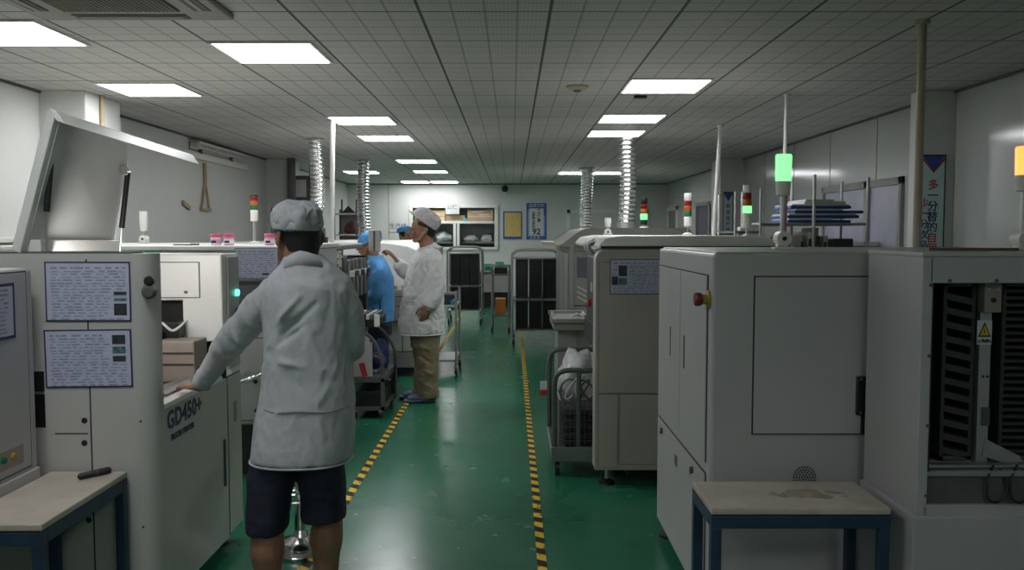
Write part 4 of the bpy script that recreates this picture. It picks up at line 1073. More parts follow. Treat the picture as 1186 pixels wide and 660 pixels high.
# near end cover with rounded top-left shoulder
sh = []
for k in range(7):
    a_ = pi - k / 6 * pi / 2; sh.append((xa + .06 + .06 * cos(a_), 1.345 + .06 * sin(a_)))
b.prism([(xa, yn, .10)] + [(x, yn, z) for x, z in sh] + [(1.585, yn, 1.405), (1.585, yn, .10)], (0, .16, 0)); b.build('end_cover', 'cream', R3, True)
MB().box(xa + .17, 1.585, yn + .15, yf, .1, 1.38, .008).build('body', 'cream', R3)
MB().box(xa + .22, 1.58, yn + .2, yf - .05, 0, .1).build('plinth', 'dark', R3)
top = MB(); q = [(xa + .02, 1.408), (xa + .02, 1.43), (xa + .06, 1.47), (xa + .16, 1.485), (1.45, 1.485), (1.60, 1.445), (1.585, 1.408)]
top.prism([(x, yn + .02, z) for x, z in q], (0, 1.9, 0), .006); top.build('top_cover', 'white', R3, True)
MB().box(xa + .03, 1.585, yn + .008, yn + .022, 1.41, 1.425).build('cover_gap', 'seam', R3)
z = pt(700, 456, yn).z
for (x0, x1, z0, z1) in ((xa + .02, 1.6, z + .004, 1.33), (xa + .02, pt(716, 500, yn).x - .003, .115, z - .004), (pt(717, 500, yn).x + .003, 1.6, .135, z - .004)):
    door_panel(R3, 'cam', (x0, yn + .002, z0), x1 - x0, z1 - z0, 'end_panel', 'cream', .003, .003)
for x, y in ((xa + .08, yn + .08), (1.5, yn + .08), (1.0, yn + .08)): foot(R3, x, y, .1)
a, b_ = pt(706, 341, yn), pt(766.5, 300, yn)
paper('instruction sheet with two dark photos on the cream machine', 'cam', (a.x, yn - .003, a.z), b_.x - a.x, b_.z - a.z, rows=15, photos=((.17, .52, .16, .3), (.17, .27, .16, .2), (.04, .27, .12, .24)), seed=21, border='dgrey')
# aisle side gear of the cream machine
g = MB().box(xa + .001, xa + .17, yn + .18, yn + .62, .95, 1.36, .008).build('control_unit', 'dark', R3)
MB().lathe((xa + .001, yn + .3, 1.07), [(.024, 0), (.024, .02), (0, .022)], 16, (-1, 0, 0)).build('stop_button', 'red', g, True)
MB().box(xa - .006, xa + .002, yn + .22, yn + .27, 1.14, 1.2, .003).build('switch', 'white', g)
MB().box(xa + .0, xa + .17, yn + .18, yn + .8, .80, .95, .01).build('drive_housing', 'black', R3)
for i in range(2): MB().box(xa + .03, xa + .17, yn + .66 + i * .14, yn + .76 + i * .14, .95, 1.25, .006).build('feeder', 'dark', R3)
for i in range(4): MB().tube([(xa + .03, yn + .3 + i * .1, 1.36), (xa - .01, yn + .34 + i * .1, 1.42), (xa + .08, yn + .4 + i * .12, 1.44 + .01 * i), (xa + .15, yn + .4 + i * .1, 1.40)], .010, 6, 5).build('cable', 'tray' if i % 2 else 'dgrey', R3, True)

stack_tower('slim signal tower with lit green lens and white cap, standing behind the big grey cabinet', (1.52, 5.6, 1.474), .0285, [(.10, 'white', 'lamp_body'), (.045, 'litgreen', 'green_lens'), (.045, 'lensorange', 'amber_lens'), (.04, 'lensred', 'red_lens'), (.05, 'white', 'cap')], 1.53, .009)
stack_tower('unlit signal tower with white cap and body in front of the glossy wall', (1.39, 6.85, 1.486), .030, [(.075, 'white', 'lamp_body'), (.04, 'lensgreen', 'green_lens'), (.045, 'lensorange', 'amber_lens'), (.04, 'lensred', 'red_lens'), (.06, 'white', 'cap')], 1.555, .006)
stack_tower('dark signal tower with small lit green lens beside the shiny exhaust duct', (1.31, 8.6, 1.551), .034, [(.05, 'black', 'lamp_body'), (.055, 'litgreen', 'green_lens'), (.05, 'lensorange', 'amber_lens'), (.05, 'lensred', 'red_lens'), (.06, 'black', 'cap')], 1.585, .008)

swivel_tower('small unlit white signal tower standing between the two corrugated ducts', (.775, 7.0, 1.486), 1.51, 1.55, 1.575, 1.622, .026, 'white', 'white', .012, False)
# hand trolley with wire basket
HT = thing('hand_trolley', 'dark green tube trolley with two hoop ends beside the cream machine', 'trolley', (.44, 5.6, 0))
x0, x1, y0, y1 = .24, .62, 5.24, 5.95
M['tubegreen'] = mat('dark green tube', (.075, .095, .082), .35)
M['tubepale'] = mat('worn grey green tube', (.12, .15, .13), .35)
b = MB(); b.box(x0, x1, y0, y1, .12, .16, .006); b.build('platform', 'tubegreen', HT)
MB().box(x0, x1, y0 - .02, y0, .10, .19, .004).build('front_plate', 'tubepale', HT)
for y, zt_, m in ((y0 + .01, .66, 'tubegreen'), (y1 - .02, .70, 'tubegreen')):
    MB().tube([(x0 + .02, y, .11), (x0 + .02, y, .4), (x0 + .02, y, zt_ - .10), (x0 + .035, y, zt_ - .03), (x0 + .09, y, zt_), (x0 + .2, y, zt_), (x1 - .08, y, zt_), (x1 - .035, y, zt_ - .03), (x1 - .02, y, zt_ - .1), (x1 - .02, y, .3), (x1 - .02, y, .11)], .017, 10, 5).build('hoop', m, HT, True)
    MB().cyl((x0 + .17, y, .13), (x0 + .17, y, zt_), .015, 10).build('middle_bar', m, HT, True)
for (x, y) in ((x0 + .04, y0 + .06), (x1 - .04, y0 + .06), (x0 + .04, y1 - .06), (x1 - .04, y1 - .06)):
    c = MB().cyl((x - .016, y, .05), (x + .016, y, .05), .05, 16).build('caster', 'black', HT, True)
    MB().box(x - .024, x + .024, y - .02, y + .02, .07, .122, .004).build('caster_fork', 'steel', c)
wb = thing('wire_basket', 'wire mesh basket standing on the hoop ended trolley', 'basket', (.45, 5.6, .162))
bx0, bx1, by0, by1, bz0, bz1 = .30, .575, 5.32, 5.88, .166, .46
g = MB()
for i in range(10):
    x = bx0 + (bx1 - bx0) * i / 9; g.cyl((x, by0, bz0), (x, by0, bz1), .003, 5); g.cyl((x, by1, bz0), (x, by1, bz1), .003, 5); g.cyl((x, by0, bz0), (x, by1, bz0), .003, 5)
for i in range(8):
    z = bz0 + (bz1 - bz0) * i / 7
    g.cyl((bx0, by0, z), (bx1, by0, z), .003, 5); g.cyl((bx0, by1, z), (bx1, by1, z), .003, 5); g.cyl((bx0, by0, z), (bx0, by1, z), .003, 5); g.cyl((bx1, by0, z), (bx1, by1, z), .003, 5)
for i in range(14):
    y = by0 + (by1 - by0) * i / 13; g.cyl((bx0, y, bz0), (bx0, y, bz1), .003, 5); g.cyl((bx1, y, bz0), (bx1, y, bz1), .003, 5)
g.build('wire_mesh', 'dgrey', wb)
MB().tube([(bx0, by0, bz1), (bx1, by0, bz1), (bx1, by1, bz1), (bx0, by1, bz1)], .006, 6, 1, closed=True).build('rim', 'mgrey', wb)
for i in range(6): oneshot('circuit_board_tray', ['lowest', 'second', 'third', 'fourth', 'fifth', 'topmost'][i] + ' dark tray stacked inside the wire mesh basket', 'tray', MB().box(bx0 + .02, bx1 - .02, by0 + .03, by1 - .03, .172 + i * .04, .196 + i * .04, .004), 'dark' if i % 2 else 'black', 'trays in the wire basket')
crumpled('plastic_bag', 'crumpled clear plastic bag piled on top of the wire basket', 'bag', (.43, 5.62, .57), (.125, .2, .135), 'film', 12, amp=.3)
s = thing('cable_coil', 'pale cable loops lying over the clear bag on the hoop ended trolley', 'cable', (.42, 5.4, .5))
for i in range(5): MB().tube([(.36 + .03 * i + .06 * cos(k * pi / 5), 5.31 - .008 * i, .52 + .03 * (i % 2) + .075 * sin(k * pi / 5 + i)) for k in range(10)], .006, 6, 4, closed=True).build('cable_loop', 'tray' if i % 2 else 'dgrey', s, True)
s = thing('hanging_tag', 'small red and white tag hanging outside the hoop ended trolley', 'tag', (.20, 5.75, .4))
MB().box(.185, .238, 5.74, 5.752, .415, .45, .004).build('red_part', 'red', s); MB().box(.19, .236, 5.74, 5.752, .45, .51, .004).build('white_part', 'posterw', s)
MB().tube([(.22, 5.746, .505), (.235, 5.8, .6), (.262, 5.93, .69)], .003, 5, 4).build('string', 'dgrey', s)

# transfer conveyor between the cream machine and the oven
TC = thing('transfer_conveyor', 'short grey board conveyor on a post, sticking out toward the aisle behind the hoop trolley', 'conveyor', (.5, 7.7, 0))
MB().box(.36, .69, 7.42, 8.22, .66, .735, .008).build('bed', 'oven', TC)
MB().box(.345, .70, 7.40, 7.44, .725, .765, .005).box(.345, .70, 8.2, 8.23, .725, .765, .005).build('end_rail', 'oven', TC)
MB().box(.37, .39, 7.44, 8.2, .735, .76, .003).box(.66, .68, 7.44, 8.2, .735, .76, .003).build('belt_rail', 'steel', TC)
MB().box(.40, .58, 7.5, 8.1, .06, .66, .006).build('pedestal', 'mgrey', TC)
MB().box(.36, .66, 7.46, 8.15, 0, .06, .006).build('foot_plate', 'dark', TC)
MB().box(.56, .69, 7.5, 8.1, .10, .655, .006).build('side_cabinet', 'oven', TC)
MB().tube([(.52, 7.43, .775), (.56, 7.45, .80), (.60, 7.5, .775)], .012, 7, 4).build('sensor_cable', 'tray', TC, True)
MB().ball((.62, 7.46, .79), .025).build('sensor', 'white', TC, True)

# reflow oven with raised curved hood
R4 = thing('reflow_oven', 'grey oven with a curved raised hood beside the nearer trolley of black magazines', 'machine', (1.1, 9.5, 0))
y0, y1 = 8.35, 10.9
MB().box(.56, 1.75, y0 + .02, y1, .12, 1.38, .01).build('body', 'oven', R4)
q = []
for k in range(9):
    a_ = k / 8; q.append((.46 + .30 * a_, 1.385 + .165 * sin(a_ * pi / 2) ** 1.3))
MB().prism([(x, y0, z) for x, z in [(.46, 1.37)] + q + [(1.7, 1.55), (1.75, 1.5), (1.75, 1.37)]], (0, y1 - y0, 0)).build('hood', 'oven', R4, True)
d = door_panel(R4, 'cam', (.60, y0 + .018, .80), .30, .52, 'end_door', 'oven')
MB().box(.63, .84, y0 + .008, y0 + .014, 1.07, 1.27, .003).build('window', 'slate', d)
for k in range(3): MB().obox((.63, y0 + .004, .98 - .05 * k), (1, 0, -.55), (.55, 0, 1), .22, .012, .006).build('diagonal_rib', 'tray', d)
MB().box(.555, .60, y0 - .01, y0 + .02, .12, 1.38, .006).build('corner_post', 'oven', R4)
MB().box(.6, 1.7, y0 + .1, y1 - .05, 0, .12).build('plinth', 'dark', R4)
for i in range(3): door_panel(R4, 'RA', (.559, y0 + .9 + i * .78, .3), .72, 1.0, 'aisle_door', 'oven')
s = thing('brown_tray', 'small brown and white tray sticking out beside the curved hood toward the aisle', 'tray', (.4, 9.6, 1.38))
MB().box(.34, .458, 9.5, 9.8, 1.37, 1.40, .004).build('tray', 'cardb', s); MB().box(.33, .458, 9.49, 9.81, 1.40, 1.412, .003).build('cover', 'posterw', s)
# long oven farther back
R5 = thing('reflow_oven', 'long grey white oven farthest along the aisle, under the thinner exhaust duct', 'machine', (1.3, 13.5, 0))
MB().box(.80, 1.85, 11.2, 16.2, .15, 1.30, .01).build('body', 'paintg', R5)
MB().prism([(.80, 11.2, 1.30), (.80, 11.2, 1.36), (.95, 11.2, 1.42), (1.7, 11.2, 1.42), (1.85, 11.2, 1.36), (1.85, 11.2, 1.30)], (0, 5.0, 0)).build('hood', 'white', R5)
MB().box(.85, 1.8, 11.3, 16.1, 0, .15).build('plinth', 'dark', R5)

# magazine trolleys
def mag_trolley(label, x0, x1, y0, d, z0, z1, where):
    t = thing('magazine_trolley', label, 'trolley', ((x0 + x1) / 2, y0 + d / 2, 0), 'tube frame magazine trolleys')
    rr = .016; y1 = y0 + d
    for y in (y0, y1):
        MB().tube([(x0, y, .09), (x0, y, .5), (x0, y, z1 - .13), (x0 + .03, y, z1 - .04), (x0 + .12, y, z1), (x1 - .12, y, z1), (x1 - .03, y, z1 - .04), (x1, y, z1 - .13), (x1, y, .5), (x1, y, .09)], rr, 8, 5).build('hoop_frame', 'mgrey', t, True)
    f = MB()
    for z in (z0, (z0 + z1) / 2 - .12, z1 - .10): f.box(x0, x1, y0 + .01, y1 - .01, z - .012, z, .003)
    f.build('shelf', 'mgrey', t)
    for x in (x0 + .02, x1 - .02):
        for y in (y0, y1):
            c = MB().cyl((x - .015, y, .045), (x + .015, y, .045), .045, 14).build('caster', 'black', t, True); MB().box(x - .022, x + .022, y - .02, y + .02, .06, .1).build('caster_fork', 'steel', c)
    zm = (z0 + z1) / 2 - .12; w_ = (x1 - x0 - .14) / 3
    names = ['hatch end', 'middle', 'oven end']
    for r_ in range(2):
        for k in range(3):
            a = x0 + .05 + k * (w_ + .02); b0, b1 = (z0 + .002, zm - .016) if r_ == 0 else (zm + .002, z1 - .114)
            m = thing('board_magazine', f"{names[k]} black magazine, {['lower', 'upper'][r_]} row of the {where}", 'magazine', (a + w_ / 2, y0 + d / 2, b0), 'board magazines in the trolleys')
            MB().box(a, a + w_, y0 + .04, y1 - .04, b0, b0 + .015).build('end_plate', 'dgrey', m)
            MB().box(a, a + w_, y0 + .04, y1 - .04, b1 - .015, b1).build('end_plate', 'dgrey', m)
            MB().box(a, a + .012, y0 + .04, y1 - .04, b0 + .01, b1 - .01).build('side_plate', 'black', m)
            MB().box(a + w_ - .012, a + w_, y0 + .04, y1 - .04, b0 + .01, b1 - .01).build('side_plate', 'black', m)
            MB().box(a + .006, a + w_ - .006, y0 + .075, y1 - .05, b0 + .008, b1 - .008).build('core', 'black', m)
            s_ = MB()
            for i in range(14):
                z = b0 + .03 + i * (b1 - b0 - .06) / 13; s_.box(a + .01, a + w_ - .01, y0 + .06, y1 - .06, z, z + .006)
            s_.build('board_slots', 'black', m)
    return t
mag_trolley('tube framed trolley of six black magazines standing beside the curved hood oven', .0, .64, 11.5, .55, .20, 1.27, 'trolley beside the curved hood oven')
mag_trolley('tube framed trolley of six black magazines farther back, behind the standing operator', -1.07, -.50, 14.3, .55, .22, 1.27, 'trolley behind the standing operator')

# desk by the far wall
D = thing('work_desk', 'grey work desk by the far wall between the two magazine trolleys', 'desk', (-.35, 17.5, 0))
MB().box(-.66, .0, 17.2, 17.9, .72, .755, .005).build('desktop', 'mgrey', D)
MB().box(-.64, -.02, 17.24, 17.28, .32, .72, .003).build('front_panel', 'mgrey', D)
MB().box(-.62, -.04, 17.3, 17.85, .03, .32, .003).build('lower_case', 'black', D)
for x in (-.66, -.04):
    for y in (17.2, 17.86): MB().box(x, x + .04, y, y + .04, 0, .72, .003).build('leg', 'dark', D)
for i, (x, z, w_, h_, lb) in enumerate(((-.42, .755, .2, .12, 'green parts box on the far desk, the one nearer the hatch'), (-.19, .755, .17, .16, 'taller green parts box in the middle of the far desk'), (-.01, .755, .12, .1, 'low green parts box at the oven end of the far desk'))):
    b = thing('parts_box', lb, 'box', (x, 17.5, z), 'green boxes on the far desk')
    x -= .06
    MB().box(x - w_ / 2, x + w_ / 2, 17.35, 17.65, z, z + .012).box(x - w_ / 2, x + w_ / 2, 17.35, 17.362, z, z + h_).box(x - w_ / 2, x + w_ / 2, 17.638, 17.65, z, z + h_).box(x - w_ / 2, x - w_ / 2 + .012, 17.35, 17.65, z, z + h_).box(x + w_ / 2 - .012, x + w_ / 2, 17.35, 17.65, z, z + h_).build('shell', 'greenbox', b)
    MB().box(x - w_ / 4, x + w_ / 4, 17.345, 17.351, z + h_ * .3, z + h_ * .55).build('grip_slot', 'black', b)
oneshot('white_cup', 'small white cup at the front edge of the far desk', 'cup', MB().lathe((-.08, 17.24, .755), [(.028, 0), (.034, .07), (.030, .07), (.026, .01), (0, .009)], 16), 'posterw', smooth=True)
# small steel cart with orange box
E = thing('steel_cart', 'small two tier steel tube cart beside the nearer magazine trolley', 'cart', (-.1, 14, 0))
x0, x1, y0, y1 = -.30, -.045, 13.0, 13.6
for x in (x0, x1):
    for y in (y0, y1):
        MB().cyl((x, y, .08), (x, y, .92), .016, 8).build('post', 'mgrey', E, True)
        MB().cyl((x - .014, y, .04), (x + .014, y, .04), .04, 12).build('caster', 'black', E, True)
for z in (.24, .86): MB().box(x0, x1, y0, y1, z, z + .025, .004).build('tier', 'dgrey', E)
MB().tube([(x0, y0, .9), (x0 - .01, y0 - .1, 1.0), (x0 + .12, y0 - .12, 1.02), (x1, y0 - .1, 1.0), (x1, y0, .9)], .014, 8, 4).build('push_handle', 'mgrey', E, True)
o = MB(); o.box(-.255, -.10, 13.15, 13.4, .266, .50, .01); oneshot('orange_box', 'orange box on the lower tier of the small steel cart', 'box', o, 'orange')
o = MB(); o.box(-.27, -.07, 13.1, 13.5, .886, .98, .01); oneshot('black_case', 'black case on the upper tier of the small steel cart', 'case', o, 'black')

# wire trolley behind the standing operator
W_ = thing('wire_trolley', 'low tube trolley with casters directly behind the standing operator', 'trolley', (-.75, 9.2, 0))
x0, x1, y0, y1 = -1.0 + .1, -.585, 9.0, 9.6
for x in (x0, x1):
    for y in (y0, y1):
        MB().cyl((x, y, .1), (x, y, .90), .014, 8).build('post', 'mgrey', W_, True)
        c = MB().cyl((x - .014, y, .045), (x + .014, y, .045), .045, 14).build('caster', 'black', W_, True); MB().box(x - .02, x + .02, y - .02, y + .02, .06, .11).build('caster_fork', 'steel', c)
for z in (.15, .72): MB().box(x0, x1, y0, y1, z, z + .025, .004).build('tier', 'alup', W_)
MB().box(x0, x1, y0 - .01, y0 + .01, .86, .885).build('top_bar', 'mgrey', W_)
oneshot('cyan_case', 'dark case with a cyan edge on the low trolley behind the standing operator', 'case', MB().box(-.78, -.60, 9.1, 9.45, .746, .86, .012), 'dark')
oneshot('cyan_strip', 'cyan roll lying on the low trolley tier next to the dark case', 'roll', MB().cyl((-.62, 9.03, .775), (-.60, 9.08, .775), .03, 14), 'cyan')

# tray rack by the glossy wall
TR = thing('tray_rack', 'open shelf rack of thin posts with blue edged trays, in front of the side window', 'rack', (2.2, 6.4, 0))
ry0, ry1 = 6.25, 6.75
for (px, top) in ((851, 1.80), (880, 1.82), (942, 1.92), (1004, 1.90)):
    q = pt(px, 280, ry0)
    for y in (ry0, ry1): MB().cyl((q.x, y, 0), (q.x, y, top), .008 if px < 900 else .011, 10).build('post', 'tray', TR, True)
a, b_ = pt(880, 258, ry0), pt(1004, 258, ry0)
for z in (1.555, 1.30, .6): MB().box(a.x, b_.x, ry0, ry1, z, z + .02, .004).build('shelf', 'mgrey', TR)
a2 = pt(851, 260, ry0); MB().box(a2.x, a.x, ry0, ry1, 1.50, 1.515, .003).build('side_shelf', 'dgrey', TR)
q = pt(915, 250, ry0).x
for i in range(5):
    w_ = [.46, .52, .50, .44, .30][i]; lab = ['bottom', 'second from the bottom', 'middle', 'second from the top', 'topmost']
    x = q + [.0, .0, .05, .02, .12][i]
    t = thing('blue_tray', f'{lab[i]} blue and grey tray of the stack on the shelf rack', 'tray', (x, ry0 + .1, 1.575 + i * .034), 'blue trays on the shelf rack')
    MB().box(x, x + w_, ry0 + .05, ry0 + .45, 1.5755 + i * .034, 1.597 + i * .034, .003).build('tray', 'bluetray' if i < 4 else 'tray', t)
    MB().box(x + .006, x + w_ * (.96 if i % 2 else .7), ry0 + .04, ry0 + .44, 1.597 + i * .034, 1.609 + i * .034, .002).build('board', 'tray', t)
for i in range(4):
    px = 926 + i * 9; q = pt(px, 285, ry0 + .05); h_ = .16 + .03 * (i % 3)
    f = thing('spare_feeder', ['narrow pale', 'wide grey', 'dark'][i % 3] + ' upright feeder, number %s along the middle shelf of the tray rack' % ['one', 'two', 'three', 'four', 'five', 'six', 'seven', 'eight', 'nine'][i], 'feeder', (q.x, ry0 + .1, 1.32), 'feeders on the tray rack')
    MB().box(q.x, q.x + .022 + .012 * (i % 2), ry0 + .04, ry0 + .35, 1.3205, 1.32 + h_, .004).build('body', ['tray', 'white', 'mgrey'][i % 3], f)
    MB().box(q.x + .004, q.x + .02, ry0 + .02, ry0 + .06, 1.33 + h_ * .4, 1.335 + h_ * .65, .003).build('grip', 'dark', f)
q = pt(1005, 284, 6.0); o = MB(); o.box(q.x - .13, q.x + .02, 6.3, 6.6, 1.3205, 1.46, .008); oneshot('dark_box', 'small dark box at the window end of the middle shelf of the tray rack', 'box', o, 'dark')
q = pt(913, 275, 6.3); crumpled('grey_bag', 'dark grey crumpled bag on the tray rack behind the green lit tower', 'bag', (q.x - .03, 6.42, 1.32 + .08), (.08, .12, .10), 'dgrey', 6)
s = thing('clamp_stand', 'pale clamp stand behind the slim green lit tower', 'clamp', (1.8, 6.5, 1.2)); q = pt(858, 272, 6.35)
MB().box(q.x - .01, q.x + .08, 6.33, 6.42, 1.515, 1.545, .006).prism([(q.x - .06, 6.36, 1.42), (q.x - .03, 6.36, 1.42), (q.x + .04, 6.36, 1.52), (q.x, 6.36, 1.52)], (0, .03, 0)).build('jaw', 'tray', s); MB().box(q.x + .03, q.x + .05, 6.36, 6.39, 1.0, 1.52, .003).build('stem', 'tray', s)
oneshot('orange_case', 'black and orange case on the sill in front of the far dark side window', 'case', MB().box(2.1, 2.42, 9.2, 9.5, 1.42, 1.46, .01).box(2.14, 2.38, 9.19, 9.49, 1.46, 1.5, .01), 'dark')
# bench carrying the orange case and closing the view under the windows
BN = thing('side_bench', 'long grey bench along the glossy wall beneath the side windows', 'bench', (2.6, 9, 0))
MB().box(1.95, 3.40, 8.0, 12.0, 1.38, 1.42, .006).build('benchtop', 'tray', BN)
for y in (8.1, 9.9, 11.8):
    for x in (2.0, 3.3): MB().box(x, x + .06, y, y + .06, 0, 1.38, .004).build('leg', 'mgrey', BN)
MB().box(2.02, 3.36, 8.1, 11.9, .5, .53, .004).build('lower_shelf', 'mgrey', BN)

# shelf unit beyond the printer row
SU = thing('shelf_unit', 'tall grey shelf unit beside the farther exhaust duct of the printer row', 'shelf', (-2.6, 14, 0))
q0, q1 = pt(386, 270, 14.0), pt(414, 270, 14.0)
for x in (q0.x, q1.x - .03):
    for y in (14.0, 14.5): MB().box(x, x + .03, y, y + .03, 0, 1.9, .003).build('post', 'dgrey', SU)
for z in (1.30, 1.46, 1.80): MB().box(q0.x, q1.x, 14.0, 14.53, z, z + .025, .003).build('shelf', 'tray', SU)
MB().box(q0.x, q1.x, 14.5, 14.52, .1, 1.82).build('back_panel', 'mgrey', SU)
crumpled('maroon_bundle', 'dark maroon cloth bundle on the grey shelf unit', 'cloth', (q1.x - .12, 14.2, 1.485 + .088), (.12, .12, .11), 'maroon', 4)
oneshot('blue_binder', 'blue binder lying under the maroon bundle on the grey shelf unit', 'binder', MB().box(q0.x + .08, q1.x - .3, 14.03, 14.3, 1.4855, 1.52, .004), 'blue')
s = thing('desk_fan', 'black angular bracket standing on top of the grey shelf unit', 'bracket', (-2.6, 14.2, 1.825)); x = q1.x - .2
MB().prism([(x - .1, 14.2, 1.826), (x + .14, 14.2, 1.826), (x + .02, 14.2, 1.95)], (0, .05, 0)).build('wedge', 'black', s); MB().box(x - .1, x - .08, 14.2, 14.25, 1.826, 2.05).box(x + .14, x + .16, 14.2, 14.25, 1.826, 2.05).build('upright', 'black', s)
s.name = 'black_bracket'
oneshot('wall_poster', 'narrow blue edged sign on the far column behind the near operator', 'sign', MB().box(-3.12, -2.98, 13.2, 13.22, 1.42, 1.86, .003), 'posterblue')

# stool hidden behind the near operator
ST = thing('work_stool', 'stool with a round chrome foot, seen between the legs of the near operator', 'stool', (-.95, 4.1, 0))
sx, sy = pt(347, 606, 4.0).x, 4.02
MB().lathe((sx, sy, 0), [(.15, 0), (.155, .012), (.14, .03), (.07, .055), (.04, .07), (.03, .1)], 32).build('base_disc', 'chrome', ST, True)
MB().lathe((sx, sy, .06), [(.030, 0), (.030, .2), (.022, .21), (.022, .48)], 18).build('column', 'chrome', ST, True)
MB().lathe((sx, sy, .52), [(.02, 0), (.15, .02), (.17, .04), (.17, .07), (.15, .09), (0, .095)], 28).build('seat', 'black', ST, True)
MB().tube([(sx + .12 * cos(k * pi / 8), sy + .12 * sin(k * pi / 8), .26) for k in range(16)], .009, 8, 2, closed=True).build('foot_ring', 'chrome', ST, True)
MB().cyl((sx - .12, sy, .26), (sx + .12, sy, .26), .007, 8).build('ring_spoke', 'chrome', ST, True)
# ================================================================== people
def hand(mb, wrist, fwd, palm_n, side, length=.17, curl=.25, spread=.10, fist=0.0, thumb_side=1):
    """palm and five fingers. fwd: finger direction, palm_n: out of the palm, side: towards the thumb"""
    f = V(fwd).normalized(); s = V(side); s = (s - f * s.dot(f)).normalized(); n = V(palm_n); n = (n - f * n.dot(f) - s * n.dot(s)).normalized()
    W = V(wrist); k = length / .18
    mb.sweep([W - f * .02, W + f * .03 * k, W + f * .085 * k], [(.026 * k, .018 * k), (.036 * k, .016 * k), (.039 * k, .013 * k)], 12, 4, side=s)
    for i, (off, ln, r) in enumerate(((.030, .068, .0088), (.010, .077, .0090), (-.011, .072, .0086), (-.031, .056, .0078))):
        b = W + f * (.080 * k) + s * off * k
        d = (f + s * (off * 2.6 * spread * 4)).normalized(); p = [b - f * .02 * k, b]; ang = 0
        for j, fr in enumerate((.45, .32, .23)):
            ang += (curl * (.7 + .15 * i) + fist) * (1, 1.2, .9)[j] * .6
            p.append(p[-1] + (d * cos(ang) + n * sin(ang)) * ln * fr * k)
        mb.sweep(p, [r * k * 1.05, r * k * 1.05, r * k, r * k * .93, r * k * .8], 10, 3)
    b = W + f * .02 * k + s * .024 * k
    p = [b, b + (f * .5 + s * .75 + n * .2).normalized() * .035 * k]
    p.append(p[-1] + (f * .85 + s * .45 + n * .25).normalized() * .030 * k); p.append(p[-1] + (f * .95 + s * .1 + n * (.25 + fist)).normalized() * .024 * k)
    mb.sweep(p, [.0135 * k, .0115 * k, .0098 * k, .0085 * k], 10, 3)

def head_shapes(mb, c, fwd, h=.225, wd=.155, dp=.19):
    """head of height h centred at c looking along fwd (level); adds brow, nose, lips, chin, jaw, ears"""
    f = V(fwd).normalized(); up = V((0, 0, 1)); r = f.cross(up).normalized(); up = r.cross(f)
    R = Matrix((r, f, up)).transposed(); C = V(c)
    P = lambda x, y, z: C + r * x * wd + f * y * dp + up * z * h
    mb.ball(P(0, -.04, .12), 1, (wd * .5, dp * .5, h * .38), 20, R)           # skull
    mb.ball(P(0, .12, -.14), 1, (wd * .41, dp * .36, h * .35), 18, R)           # face mask
    mb.ball(P(0, .30, -.40), 1, (wd * .19, dp * .13, h * .09), 12, R)           # chin
    for s in (-1, 1):
        mb.sweep([P(s * .42, -.05, -.12), P(s * .37, .1, -.33), P(s * .14, .33, -.42)], [wd * .10, wd * .11, wd * .10], 10, 4)   # jaw
        mb.ball(P(s * .26, .34, -.12), 1, (wd * .15, dp * .11, h * .085), 10, R)    # cheek
        mb.ball(P(s * .20, .435, .06), 1, (wd * .15, dp * .05, h * .03), 10, R)     # brow
        mb.ball(P(s * .20, .40, -.005), 1, (wd * .095, dp * .07, h * .042), 10, R)  # eye
        e = P(s * .50, -.06, -.06)                                                    # ear
        mb.sweep([e + up * .028 + f * -.006, e + r * s * .008 + up * .012 + f * -.014, e + r * s * .007 - up * .010 - f * .008, e - up * .030 + f * .004], [(.006, .013), (.007, .018), (.007, .014), (.006, .008)], 10, 4, side=r)
    mb.sweep([P(0, .44, .05), P(0, .53, -.06), P(0, .58, -.13), P(0, .50, -.165)], [wd * .06, wd * .075, wd * .10, wd * .07], 10, 4)   # nose
    for s in (-1, 1): mb.ball(P(s * .09, .49, -.15), 1, (wd * .06, dp * .05, h * .03), 8, R)
    mb.sweep([P(-.16, .44, -.255), P(0, .495, -.245), P(.16, .44, -.255)], [wd * .03, wd * .05, wd * .03], 8, 4)
    mb.sweep([P(-.13, .44, -.29), P(0, .48, -.295), P(.13, .44, -.29)], [wd * .03, wd * .055, wd * .03], 8, 4)
    return P, r, f, up, R

def head_details(root, P, r, f, up, R, wd, dp, h):
    """eyes, brows as their own small meshes"""
    for s in (-1, 1):
        MB().ball(P(s * .20, .452, -.005), 1, (wd * .055, dp * .022, h * .018), 10, R).build('eye', 'black', root, True)
        MB().sweep([P(s * .10, .485, .065), P(s * .2, .49, .085), P(s * .33, .43, .06)], [.003, .005, .003], 8, 3).build('eyebrow', 'hair', root, True)

